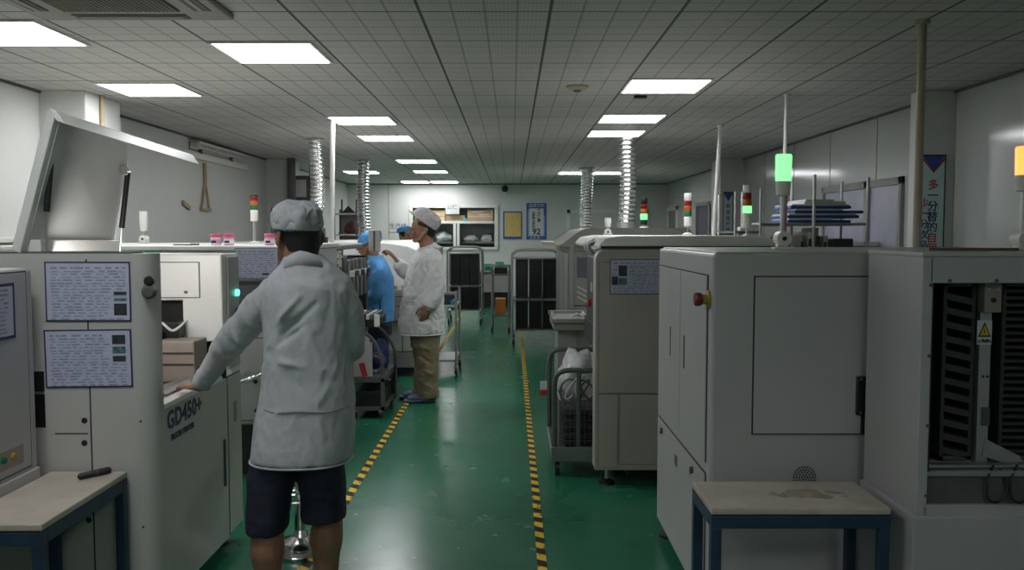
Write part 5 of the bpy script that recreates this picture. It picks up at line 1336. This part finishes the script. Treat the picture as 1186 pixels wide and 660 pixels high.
def scalp(root, C, f, r, up, wd, dp, h, zlo, zhi, a0, a1, grow=1.05, fore=None, m='hair'):
    """hair: a thick shell hugging the skull between heights, angles measured from the back of the head (radians)"""
    rings = []; n = 40; nz = 16
    def pnt(a, z, g):
        zz = (z - .12) / .40; q = math.sqrt(max(.03, 1 - min(1, abs(zz)) ** 2.2)) if zz > 0 else (1 - .10 * zz * zz - .06 * abs(zz))
        return V(C) + r * (sin(a) * wd * .5 * q * g) + f * ((-.04 - cos(a) * .5 * q) * dp * 1.0 * (1.0 if cos(a) < 0 else g)) + up * (z * h)
    tb = bmesh.new(); grid = {}
    for i in range(n + 1):
        a = a0 + (a1 - a0) * i / n
        for j in range(nz + 1):
            edge = zlo + (.10 * abs(sin(a)) ** 2 if fore is None else fore(a))
            z = edge + (zhi - edge) * j / nz
            for k, g in enumerate((grow, .93)): grid[i, j, k] = tb.verts.new(pnt(a, z, g * (1 - .02 * (j == 0))))
    for i in range(n):
        for j in range(nz):
            tb.faces.new([grid[i, j, 0], grid[i + 1, j, 0], grid[i + 1, j + 1, 0], grid[i, j + 1, 0]])
            tb.faces.new([grid[i, j, 1], grid[i, j + 1, 1], grid[i + 1, j + 1, 1], grid[i + 1, j, 1]])
    for i in range(n):
        for j in (0, nz): tb.faces.new([grid[i, j, 0], grid[i, j, 1], grid[i + 1, j, 1], grid[i + 1, j, 0]])
    for j in range(nz):
        for i in (0, n): tb.faces.new([grid[i, j, 0], grid[i, j + 1, 0], grid[i, j + 1, 1], grid[i, j, 1]])
    bmesh.ops.recalc_face_normals(tb, faces=tb.faces[:])
    mb = MB(); mb._take(tb); return mb.build('hair', m, root, 'all')

def ell(c, rx, ry, n=2.0, k=36, ax=V((1, 0, 0)), ay=V((0, 1, 0))):
    out = []
    for i in range(k):
        a = 2 * pi * i / k; ca, sa = cos(a), sin(a)
        out.append(V(c) + ax * (abs(ca) ** (2 / n) * (1 if ca > 0 else -1) * rx) + ay * (abs(sa) ** (2 / n) * (1 if sa > 0 else -1) * ry))
    return out

def wrinkle(amp, seed, folds=(), sc=(14, 14, 5)):
    """cloth: long soft noise creases plus chosen folds (a, b, width, height)"""
    def fn(p, n):
        q = V((p.x * sc[0] + seed, p.y * sc[1], p.z * sc[2]))
        d = amp * (noise.noise(q) + .5 * (1 - 2 * abs(noise.noise(q * 2.1 + V((0, 3, 0))))))
        for a, b, w_, h_ in folds:
            ab = b - a; t = max(0, min(1, (p - a).dot(ab) / ab.length_squared)); l = (p - a - ab * t).length
            if l < 3 * w_: d += h_ * math.exp(-(l / w_) ** 2) * (sin(pi * (.15 + .7 * t)))
        return d
    return fn

# ------------------------------------------------------------- near operator, seen from behind
Yn = 3.13
P1 = thing('person', 'person in lab coat and dark shorts seen from behind, leaning on the printer', 'person', (-.75, Yn, 0))
def q1(px, py, dy=0.0): return pt(px, py, Yn + dy)
def r1(n): return n * Yn / 1000
fw = V((-.75, 1, -.05)).normalized()
hc = q1(345, 270, .03); hc.z = q1(345, 272).z
hh, hw, hd = .225, .152, .185
b = MB()
Pf, rr_, ff_, uu_, RR_ = head_shapes(b, hc, fw, hh, hw, hd)
b.sweep([q1(350, 312), q1(348, 296), q1(346, 282, .02)], [.072, .058, .058], 16, 5)
# torso inside the clothes
for (py, hx, ry, cx) in (): pass
tor = [(512, 48, .10, 350), (470, 47, .10, 353), (430, 44, .09, 355), (380, 44, .10, 357), (340, 42, .095, 357), (318, 30, .07, 354)]
b.rings([ell(q1(cx, py), r1(hx), ry) for py, hx, ry, cx in tor])
# arms
sL, eL, wL = q1(318, 335), pt(268, 394, 3.26), pt(231, 446, 3.42)
b.sweep([sL, eL, wL], [.045, .036, .026], 12, 6)
hL = wL + V((-.0, .0, -.004))
hand(b, hL, V((-.62, .62, -.10)), V((0, 0, -1)), V((.6, .62, 0)), .18, .10, .12)
sR, eR, wR = q1(390, 345), q1(409, 402, .06), pt(402, 408, Yn + .30)
b.sweep([sR, eR, wR], [.036, .032, .026], 12, 6)
hand(b, wR + V((-.005, .02, 0)), V((-.25, 1, -.12)), V((-.8, 0, -.4)), V((-.3, 0, 1)), .165, .5, .06)
# legs
def leg(b, hip, knee, calf, ank, toe, rk=.060, rc=.063, ra=.036, rh=.085):
    b.sweep([hip, (hip + knee) / 2 + V((0, .01, 0)), knee, (knee + calf) / 2 + V((0, -.012, 0)), calf, ank], [rh, rh * .9, rk, rc, rc * .8, ra], 14, 5)
    b.sweep([ank + V((0, -.03, -.035)), ank + V((0, .02, -.05)), ank + toe * .09 + V((0, 0, -.062)), ank + toe * .17 + V((0, 0, -.068))], [(.032, .03), (.036, .036), (.044, .026), (.036, .014)], 12, 5, side=toe.cross(V((0, 0, 1))))
hipL, hipR = q1(322, 520), q1(372, 520)
kL = pt(311.5, 606, Yn - .02); kR = pt(379.5, 596, Yn + .06)
aL = V((kL.x + .0, Yn - .07, .09)); aR = V((kR.x - .02, Yn + .08, .09))
tl = V((-.25, 1, 0)).normalized()
leg(b, hipL, kL, kL.lerp(aL, .5), aL, tl, rk=.056, rh=.066); leg(b, hipR, kR, kR.lerp(aR, .5), aR, V((.1, 1, 0)).normalized(), rk=.056, rh=.066)
o = b.build('body', 'skind', P1); remesh(o, .0042, 3)
head_details(P1, Pf, rr_, ff_, uu_, RR_, hw, hd, hh)
scalp(P1, hc, ff_, rr_, uu_, hw, hd, hh, -.33, .12, -2.05, 2.05, 1.06, fore=lambda a: .40 * min(1, max(0, (abs(a) - .85) / .5)) ** 2)
# shoes
for a_, t_ in ((aL, tl), (aR, V((.1, 1, 0)).normalized())):
    s = MB(); s.sweep([a_ + V((0, -.04, -.055)), a_ + V((0, .0, -.05)), a_ + t_ * .09 + V((0, 0, -.056)), a_ + t_ * .18 + V((0, 0, -.066))], [(.040, .034), (.044, .040), (.052, .034), (.042, .024)], 16, 5, side=t_.cross(V((0, 0, 1))))
    s.build('shoe', 'dgrey', P1, 'all')
# shorts
b = MB()
b.rings([ell(q1(351, 470), r1(48), .115), ell(q1(350, 500), r1(52), .13, 2.3), ell(q1(350, 524), r1(53), .14, 2.4), ell(q1(348, 535), r1(48), .12, 2.4)])
for dy, rows in ((-.01, ((522, 321, 23), (548, 315, 26.5), (580, 312, 24.5), (600, 311, 23), (612, 310.5, 23))), (.035, ((522, 372, 25), (548, 373, 27), (575, 374.5, 25.5), (588, 375.5, 25), (598, 376, 25)))):
    b.rings([ell(q1(cx, py, dy), r1(hx), .108, 2.4) for py, cx, hx in rows])
o = b.build('shorts', 'navy', P1); remesh(o, .008, 3); displace(o, wrinkle(.006, 3, sc=(9, 9, 12)))
# lab coat
b = MB()
T = [(529, 58, .165, 349.5), (515, 58, .163, 350), (490, 56, .155, 354), (466, 53, .148, 357), (440, 51, .138, 357), (410, 50.5, .132, 357.5), (380, 51, .135, 358), (355, 51, .138, 358), (335, 52, .132, 358), (322, 46, .118, 357), (312, 36, .10, 356), (303, 28, .085, 354), (296, 23, .072, 352)]
b.rings([ell(q1(cx, py, .01), r1(hx), ry, 2.35) for py, hx, ry, cx in T])
# shoulders
b.sweep([q1(322, 333, 0), q1(354, 313, -.01), q1(393, 333, 0)], [(r1(14), r1(17)), (r1(15), r1(17)), (r1(14), r1(17))], 14, 6)
Ls = [q1(324, 336), q1(303, 356, .04), pt(270, 393, Yn + .13), pt(250, 421, Yn + .21), pt(237, 438, Yn + .26)]
b.sweep(Ls, [r1(20), r1(19.5), .055, .044, .037], 18, 6)
Rs = [q1(392, 336), q1(405, 360, .0), q1(408, 386, .02), q1(407, 402, .06), q1(404, 404, .16), pt(402, 405, Yn + .25)]
b.sweep(Rs, [r1(17), r1(16), r1(15.5), r1(14.5), .045, .042], 18, 6)
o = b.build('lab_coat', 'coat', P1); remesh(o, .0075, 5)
S = lambda px, py, dy=-.12: q1(px, py, dy)
folds = [(S(322, 392), S(365, 352), .011, -.019), (S(320, 376), S(348, 342), .010, .016), (S(312, 405), S(352, 378), .010, -.016), (S(318, 418), S(352, 425), .010, .012),
         (S(402, 345), S(392, 400), .009, -.019), (S(398, 420), S(368, 470), .012, .012), (S(340, 440), S(362, 462), .010, -.011), (S(322, 480), S(330, 520), .014, .016), (S(370, 480), S(372, 525), .014, .014), (S(398, 475), S(400, 525), .012, -.012),
         (pt(290, 350, Yn - .05), pt(310, 395, Yn - .04), .012, -.016), (pt(268, 378, Yn + .05), pt(285, 415, Yn + .07), .012, .016), (pt(255, 395, Yn + .1), pt(270, 425, Yn + .12), .010, -.012), (S(330, 330), S(380, 335), .02, .008)]
displace(o, wrinkle(.008, 11, folds, (16, 16, 9)))
lc = o
# collar, back seam, sleeve cuffs
c = MB(); rg = []
for (py, hx, ry, cx, dy) in ((302, 31, .090, 354, .0), (294, 26, .080, 353, .004), (289, 22.5, .073, 352.5, .006), (290.5, 20, .064, 352, .008), (302, 22, .068, 353, .006)):
    rg.append([v - V((0, 0, .40 * max(0, q1(cx, py).x - v.x) + .22 * max(0, v.x - q1(cx, py).x) + .18 * (v.y - Yn + ry))) for v in ell(q1(cx, py, dy), r1(hx), ry, 2.2, 40)])
c.rings(rg); o = c.build('collar', 'coat', lc, 'all')
displace(o, wrinkle(.002, 5))
sm = MB(); pts_ = []
for k in range(13):
    a = pi + .22 + (pi - .44) * k / 12; R_x, R_y = r1(54.5), .154
    pts_.append(q1(357, 468, .01) + V((cos(a) * R_x * 1.005, sin(a) * R_y * 1.02, .004 * sin(k * 1.3))))
sm.tube(pts_, .0032, 6, 3); sm.build('waist_seam', 'mgrey', lc, 'all')
c = MB(); d_ = (Ls[-1] - Ls[-2]).normalized(); c.tube([Ls[-1] - d_ * .012, Ls[-1] + d_ * .012, Ls[-1] + d_ * .036], .038, 18, 2, rad=[.039, .039, .036]); c.build('cuff', 'coat', lc, 'all')
c = MB(); d_ = (Rs[-1] - Rs[-2]).normalized(); c.tube([Rs[-1] - d_ * .012, Rs[-1] + d_ * .012, Rs[-1] + d_ * .034], .044, 18, 2, rad=[.0435, .043, .040]); c.build('cuff', 'coat', lc, 'all')
c = MB(); c.tube([q for q in ell(q1(349.5, 530, .01), r1(58.3), .166, 2.35, 60)], .004, 6, 1, closed=True); c.build('hem', 'coat', lc, 'all')

def soft_cap(root, c, f, up, wd, dp, prof, m, seed, amp=.006, band=True, tilt=0.0):
    """cloth cap: band plus puffed crown; prof = [(height, scale_w, scale_d, back shift)]"""
    f = V(f).normalized(); r = f.cross(V(up)).normalized()
    b = MB(); b.rings([ell(V(c) + V(up) * z + f * sh, wd * a, dp * a2, 2.1, 44, r, f) for z, a, a2, sh in prof])
    o = b.build('cap', m, root); remesh(o, .005, 4)
    displace(o, wrinkle(amp, seed, sc=(26, 26, 16)))
    if band:
        z0 = prof[0][0]; a, a2, sh = prof[0][1:]
        q = MB(); rg = []
        for (dz, g) in ((-.004, 1.03), (.0, 1.06), (.02, 1.065), (.026, 1.03), (.02, .98), (0, .98)): rg.append(ell(V(c) + V(up) * (z0 + dz) + f * sh, wd * a * g, dp * a2 * g, 2.1, 44, r, f))
        q.rings(rg, closed=True); q.build('cap_band', m, o, 'all')
    return o
cc = q1(344, 267, .02)
soft_cap(P1, cc, V((-.3, 1, 0)), V((.02, .05, 1)).normalized(), .087, .106,
         [(.004, .95, .95, 0), (.03, 1.04, 1.04, 0), (.055, 1.03, 1.03, -.002), (.078, .95, .95, -.002), (.094, .72, .75, .0), (.103, .35, .4, .0)], 'cap', 21, .010)

# ------------------------------------------------------------- standing operator in profile
Yp = 7.7
P2 = thing('person', 'person in lab coat, khaki trousers and slippers standing in profile, one hand raised', 'person', (-.77, Yp, 0))
def q2(px, py, dy=0.0): return pt(px, py, Yp + dy)
def r2(n): return n * Yp / 1000
b = MB()
hc2 = q2(489.5, 266); h2, w2, d2 = .235, .155, .215
Pf2, rr2, ff2, uu2, RR2 = head_shapes(b, hc2, V((-1, -.18, 0)), h2, w2, d2)
b.sweep([q2(496, 296), q2(494, 284), q2(491.5, 272)], [.085, .064, .062], 16, 5)
b.rings([ell(q2(cx, py), hx, ry) for py, hx, ry, cx in ((392, .11, .15, 492), (360, .12, .15, 491), (330, .12, .15, 492), (305, .11, .16, 495), (293, .07, .10, 496))])
# raised arm (far side) and hanging arm (near side)
b.sweep([q2(492, 302, .17), q2(476, 318, .2), pt(462, 305, Yp + .12)], [.05, .042, .034], 12, 6)
wr = pt(459, 301, Yp + .11); 
hand(b, wr, V((-.55, .25, .62)), V((-.55, -.2, -.62)), V((0, -1, .2)), .19, .75, .05, .15)
b.sweep([q2(502, 303, -.18), q2(505, 335, -.22), q2(497, 352, -.25)], [.05, .042, .032], 12, 6)
hand(b, q2(494.5, 353, -.26), V((-.18, -.05, -1)), V((-.6, .6, 0)), V((-.9, -.4, 0)), .19, .5, .05, .1)
for (hx, kx, ax_, dy, toe) in ((492, 493, 488, -.09, V((-1, -.15, 0))), (491, 489, 482, .09, V((-1, -.1, 0)))):
    hip, knee = q2(hx, 385, dy), q2(kx, 425, dy)
    ank = V((q2(ax_ + 6, 455, dy).x, Yp + dy, .085)); toe = toe.normalized()
    leg(b, hip, knee, knee.lerp(ank, .5), ank, toe, rh=.10)
o = b.build('body', 'skin', P2); remesh(o, .0055, 3)
head_details(P2, Pf2, rr2, ff2, uu2, RR2, w2, d2, h2)
scalp(P2, hc2, ff2, rr2, uu2, w2, d2, h2, -.30, .30, -2.15, 2.15, 1.06, fore=lambda a: max(0.0, (abs(a) - .6)) * .16 + (.24 if abs(a) > 1.25 else 0))
# cap with stiff peak, tipped back
cp = q2(491.5, 255.5); upc = V((.70, .0, 1)).normalized(); fc_ = V((-1, -.12, .70)).normalized()
capo = soft_cap(P2, cp, fc_, upc, .088, .125, [(-.012, 1.0, 1.0, 0), (.02, 1.06, 1.04, -.005), (.06, 1.04, .98, -.012), (.09, .86, .80, -.02), (.105, .5, .5, -.02)], 'capf', 31, .007)
pk = MB(); rc_ = fc_.cross(upc).normalized(); out = []
for k in range(13):
    a = -1.2 + 2.4 * k / 12; out.append(cp + upc * -.012 + fc_ * (.125 * cos(a * .9) + .035 * cos(a)) + rc_ * (.09 * sin(a)))
inn = [cp + upc * .004 + fc_ * .09 * cos(-1.2 + 2.4 * k / 12) + rc_ * .08 * sin(-1.2 + 2.4 * k / 12) for k in range(13)]
pk.prism(out + inn[::-1], upc * .008); pk.build('cap_peak', 'capf', capo, 'all')
# trousers
b = MB()
b.rings([ell(q2(493, 372), .125, .17), ell(q2(493, 388), .135, .18, 2.3), ell(q2(492, 400), .125, .17, 2.3)])
b.rings([ell(q2(493.5, 388, -.085), .118, .10, 2.3), ell(q2(494.5, 408, -.09), .105, .095), ell(q2(496, 428, -.09), .090, .088), ell(q2(496, 448, -.09), .088, .085), ell(q2(496, 460, -.09), .094, .085)])
b.rings([ell(q2(491.5, 388, .085), .112, .10, 2.3), ell(q2(491, 408, .09), .098, .095), ell(q2(491, 428, .09), .084, .088), ell(q2(489.5, 448, .09), .082, .085), ell(q2(488.5, 458, .09), .086, .085)])
o = b.build('trousers', 'khaki', P2); remesh(o, .009, 3)
fo = [(q2(483, 400, -.19), q2(503, 408, -.19), .014, .014), (q2(485, 412, -.18), q2(505, 424, -.18), .013, -.014), (q2(488, 428, -.18), q2(506, 436, -.18), .013, .014), (q2(488, 444, -.18), q2(504, 450, -.18), .012, .012), (q2(487, 452, -.18), q2(503, 456, -.18), .010, -.012)]
displace(o, wrinkle(.009, 4, fo, (10, 10, 13)))
for dy, ax_, tt in ((-.09, 494, V((-1, -.15, 0)).normalized()), (.09, 488, V((-1, -.1, 0)).normalized())):
    ank = V((q2(ax_, 455, dy).x, Yp + dy, .085))
    s = MB(); s.sweep([ank + tt * -.07 + V((0, 0, -.067)), ank + tt * .02 + V((0, 0, -.067)), ank + tt * .11 + V((0, 0, -.067)), ank + tt * .19 + V((0, 0, -.066))], [(.040, .016), (.044, .016), (.052, .017), (.042, .015)], 16, 5, side=tt.cross(V((0, 0, 1))))
    sl = s.build('slipper', 'slipper', P2, 'all')
    s = MB(); s.sweep([ank + tt * .06 + V((0, 0, -.050)), ank + tt * .10 + V((0, 0, -.040)), ank + tt * .15 + V((0, 0, -.046))], [(.046, .022), (.054, .028), (.050, .022)], 16, 4, side=tt.cross(V((0, 0, 1)))); s.build('strap', 'slipper', sl, 'all')
    s = MB(); s.sweep([ank + tt * -.03 + V((0, 0, -.03)), ank + tt * .03 + V((0, 0, -.035)), ank + tt * .07 + V((0, 0, -.045))], [(.038, .036), (.042, .034), (.040, .024)], 14, 4, side=tt.cross(V((0, 0, 1)))); s.build('sock', 'sock', P2, 'all')
# coat
b = MB()
T = [(384, 489, 25.5, .235), (372, 488.5, 25.5, .235), (355, 489, 24.5, .225), (338, 490, 23.5, .215), (320, 492.5, 21, .21), (306, 494, 19.5, .215), (296, 495.5, 16.5, .19), (290, 495.5, 12, .12), (287, 495.5, 10, .095)]
b.rings([ell(q2(cx, py), r2(hx), ry, 2.3) for py, cx, hx, ry in T])
b.sweep([q2(496, 300, -.19), q2(495, 294, 0), q2(494, 300, .18)], [(.085, .075), (.08, .075), (.085, .075)], 14, 5)
sl1 = [q2(500, 303, -.19), q2(504, 322, -.225), q2(504, 338, -.24), q2(499, 351, -.25)]
b.sweep(sl1, [.092, .085, .078, .072], 16, 6)
sl2 = [q2(490, 302, .18), q2(477, 316, .2), q2(468, 312, .16), pt(463, 308, Yp + .13)]
b.sweep(sl2, [.085, .076, .066, .058], 16, 6)
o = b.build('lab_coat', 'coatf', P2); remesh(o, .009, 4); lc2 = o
Z = lambda px, py, dy=-.27: q2(px, py, dy)
fo = [(Z(492, 310), Z(512, 322), .013, -.016), (Z(494, 320), Z(511, 334), .012, .015), (Z(493, 330), Z(510, 344), .012, -.015), (Z(490, 340), Z(508, 350), .011, .015), (Z(470, 320, -.2), Z(488, 305, -.2), .014, -.014), (Z(470, 335, -.22), Z(489, 318, -.22), .013, .012), (Z(466, 360, -.2), Z(487, 340, -.22), .015, -.015), (Z(468, 378, -.22), Z(484, 352, -.24), .014, .013), (Z(500, 362, -.24), Z(505, 382, -.22), .014, .012),
      (Z(476, 378, -.22), Z(480, 358, -.24), .012, -.012), (pt(466, 304, Yp), pt(478, 322, Yp), .014, -.014), (pt(470, 304, Yp), pt(482, 318, Yp), .012, .012)]
displace(o, wrinkle(.015, 17, fo, (9, 9, 8)))
c = MB(); rg = []
for (py, hx, ry, cx) in ((294, 13.5, .13, 495), (287, 11.5, .108, 495.5), (284.5, 10.5, .098, 495.5), (287, 9, .08, 495), (293, 10, .09, 495)): rg.append([v + V((0, 0, .30 * (v.x - q2(cx, py).x))) for v in ell(q2(cx, py), r2(hx), ry, 2.1, 30)])
c.rings(rg); c.build('collar', 'coatf', lc2, 'all')
for S_, rad in ((sl1, .073), (sl2, .058)):
    d_ = (S_[-1] - S_[-2]).normalized(); c = MB(); c.tube([S_[-1] - d_ * .015, S_[-1] + d_ * .015, S_[-1] + d_ * .04], rad, 16, 2, rad=[rad, rad, rad * .9]); c.build('cuff', 'coatf', lc2, 'all')
pk = MB(); a, b_ = q2(476, 368), q2(489, 352)
pk.box(a.x, b_.x, Yp - .236, Yp - .20, a.z, b_.z, .004); pk.build('pocket', 'coatf', lc2)
MB().tube([q2(466, 348, -.10), q2(476, 349, -.205), q2(490, 350, -.22), q2(502, 351, -.19), q2(511, 351, -.08)], .006, 6, 4).build('belt_seam', 'tray', lc2, 'all')
c = MB(); c.tube(ell(q2(489, 385), r2(25.7), .237, 2.3, 50), .007, 6, 1, closed=True); c.build('hem', 'coatf', lc2, 'all')

# ------------------------------------------------------------- worker in a blue smock bending to the machine
Yb = 8.35
P3 = thing('person', 'person in a bright blue smock bending toward the machine behind a grey control box', 'person', (-1.22, Yb, 0))
def q3(px, py, dy=0.0): return pt(px, py, Yb + dy)
b = MB()
hc3 = q3(427, 284); head_shapes(b, hc3, V((-1, .1, -.05)), .225, .155, .2)
b.sweep([q3(438, 308), q3(433, 298), q3(429, 288)], [.07, .058, .058], 14, 5)
b.rings([ell(q3(cx, py), hx, ry) for py, hx, ry, cx in ((385, .10, .14, 440), (350, .10, .15, 441), (325, .10, .16, 440), (306, .07, .13, 436))])
b.sweep([q3(440, 318, -.17), q3(434, 342, -.20), q3(424, 346, -.16)], [.045, .038, .03], 12, 5); hand(b, q3(422, 346, -.16), V((-1, .1, -.1)), V((0, .3, -1)), V((0, -1, 0)), .18, .5, .06)
b.sweep([q3(440, 318, .17), q3(432, 342, .20), q3(424, 346, .16)], [.045, .038, .03], 12, 5); hand(b, q3(422, 346, .16), V((-1, -.1, -.1)), V((0, -.3, -1)), V((0, 1, 0)), .18, .5, .06)
for dy in (-.09, .09):
    hip, knee = q3(440, 380, dy), q3(439, 415, dy); ank = V((knee.x + .02, Yb + dy, .085)); leg(b, hip, knee, knee.lerp(ank, .5), ank, V((-1, 0, 0)), rh=.09)
o = b.build('body', 'skin', P3); remesh(o, .0065, 2)
b = MB()
for dy in (-.085, .085): b.rings([ell(q3(440, 376, dy), .10, .095), ell(q3(439, 410, dy), .085, .085), ell(q3(440, 440, dy), .075, .08)])
b.rings([ell(q3(440, 366), .12, .17), ell(q3(440, 388), .115, .17)])
o = b.build('trousers', 'navy', P3); remesh(o, .01, 3)
for dy in (-.09, .09):
    k_ = q3(439, 415, dy); ank = V((k_.x + .02, Yb + dy, .085)); tt = V((-1, 0, 0))
    MB().sweep([ank + tt * -.04 + V((0, 0, -.05)), ank + tt * .08 + V((0, 0, -.052)), ank + tt * .18 + V((0, 0, -.06))], [(.042, .036), (.05, .034), (.042, .025)], 14, 5, side=(0, 1, 0)).build('shoe', 'dark', P3, 'all')
b = MB()
T = [(372, 440, 14.5, .21), (355, 441, 14.5, .205), (338, 441.5, 14.5, .20), (322, 440.5, 14.5, .20), (310, 439, 12.5, .185), (302, 437, 10, .15), (296, 434, 8.5, .10)]
b.rings([ell(q3(cx, py), hx * Yb / 1000, ry, 2.3) for py, cx, hx, ry in T])
b.sweep([q3(442, 316, -.17), q3(438, 306, 0), q3(442, 316, .17)], [.075, .08, .075], 14, 5)
for s in (-1, 1): b.sweep([q3(441, 317, s * .17), q3(436, 340, s * .21), q3(427, 345, s * .17)], [.078, .066, .054], 14, 5)
o = b.build('smock', 'smock', P3); remesh(o, .01, 4)
displace(o, wrinkle(.010, 41, [(q3(446, 312, -.2), q3(450, 365, -.2), .015, -.016), (q3(438, 345, -.22), q3(452, 325, -.2), .014, .014), (q3(430, 350, -.2), q3(446, 372, -.2), .014, .013)], (9, 9, 7)))
MB().tube([q3(441, 309, -.17), q3(438.5, 330, -.215), q3(440, 355, -.225), q3(441, 371, -.22)], .007, 6, 4).build('seam', 'navybag', o, 'all')
soft_cap(P3, q3(428, 279), V((-1, .1, -.2)), V((.0, 0, 1)), .085, .11, [(-.02, 1.0, 1.0, 0), (.02, 1.08, 1.08, -.005), (.06, 1.0, 1.0, -.01), (.085, .7, .7, -.01), (.095, .3, .3, 0)], 'smock', 51, .008)

# ------------------------------------------------------------- far worker with blue cap behind the white hood
Yq = 12.6
P4 = thing('person', 'person with blue cap, only the head showing above the sloping white hood', 'person', (-1.5, Yq, 0))
def q4(px, py, dy=0.0): return pt(px, py, Yq + dy)
b = MB()
hc4 = q4(470, 273); Pf4, r4_, f4_, u4_, R4_ = head_shapes(b, hc4, V((.75, -.6, -.05)), .23, .155, .2)
b.sweep([q4(467, 292), q4(468, 284), q4(469, 278)], [.075, .06, .06], 12, 4)
base = q4(466, 300).x
b.rings([ell((base, Yq, z), rx, ry) for z, rx, ry in ((.85, .15, .11), (1.0, .14, .1), (1.2, .17, .11), (1.3, .17, .1), (1.36, .08, .07))])
for s in (-1, 1):
    b.sweep([V((base + s * .17, Yq, 1.28)), V((base + s * .22, Yq - .02, 1.02)), V((base + s * .18, Yq - .2, .95))], [.048, .04, .03], 12, 5)
    hand(b, V((base + s * .175, Yq - .22, .95)), V((-s * .2, -1, 0)), V((0, 0, -1)), V((-s, 0, 0)), .17, .4)
    hip, knee = V((base + s * .09, Yq, .86)), V((base + s * .09, Yq - .01, .47)); ank = V((base + s * .09, Yq + .02, .085)); leg(b, hip, knee, knee.lerp(ank, .5), ank, V((0, -1, 0)), rh=.085)
o = b.build('body', 'skin', P4); remesh(o, .0075, 2)
head_details(P4, Pf4, r4_, f4_, u4_, R4_, .155, .2, .23)
scalp(P4, hc4, f4_, r4_, u4_, .155, .2, .23, -.30, .30, -2.1, 2.1, 1.08, fore=lambda a: max(0.0, (abs(a) - .6)) * .14 + (.1 if abs(a) > 1.6 else 0))
soft_cap(P4, q4(468.5, 268.5), V((.75, -.6, .1)), V((0, 0, 1)), .086, .108, [(.0, 1.0, 1.0, 0), (.03, 1.08, 1.08, 0), (.06, .95, .95, 0), (.078, .6, .6, 0)], 'smock', 61, .010)
b = MB()
b.rings([ell((base, Yq, z), rx, ry, 2.3) for z, rx, ry in ((.70, .20, .15), (.95, .19, .145), (1.15, .20, .145), (1.30, .20, .13), (1.37, .12, .10), (1.40, .085, .085))])
for s in (-1, 1): b.sweep([V((base + s * .17, Yq, 1.29)), V((base + s * .22, Yq - .02, 1.03)), V((base + s * .19, Yq - .17, .96))], [.075, .066, .054], 14, 5)
o = b.build('smock', 'smock', P4); remesh(o, .012, 4); displace(o, wrinkle(.010, 71))
b = MB()
for s in (-1, 1): b.rings([ell((base + s * .09, Yq, z), rx, rx) for z, rx in ((.86, .095), (.5, .08), (.12, .075))])
b.rings([ell((base, Yq, z), .17, .12) for z in (.72, .9)])
o = b.build('trousers', 'navy', P4); remesh(o, .012, 3)
for s in (-1, 1):
    ank = V((base + s * .09, Yq + .02, .085)); tt = V((0, -1, 0))
    MB().sweep([ank + tt * -.04 + V((0, 0, -.05)), ank + tt * .08 + V((0, 0, -.052)), ank + tt * .18 + V((0, 0, -.06))], [(.042, .036), (.05, .034), (.042, .025)], 14, 5, side=(1, 0, 0)).build('shoe', 'dark', P4, 'all')
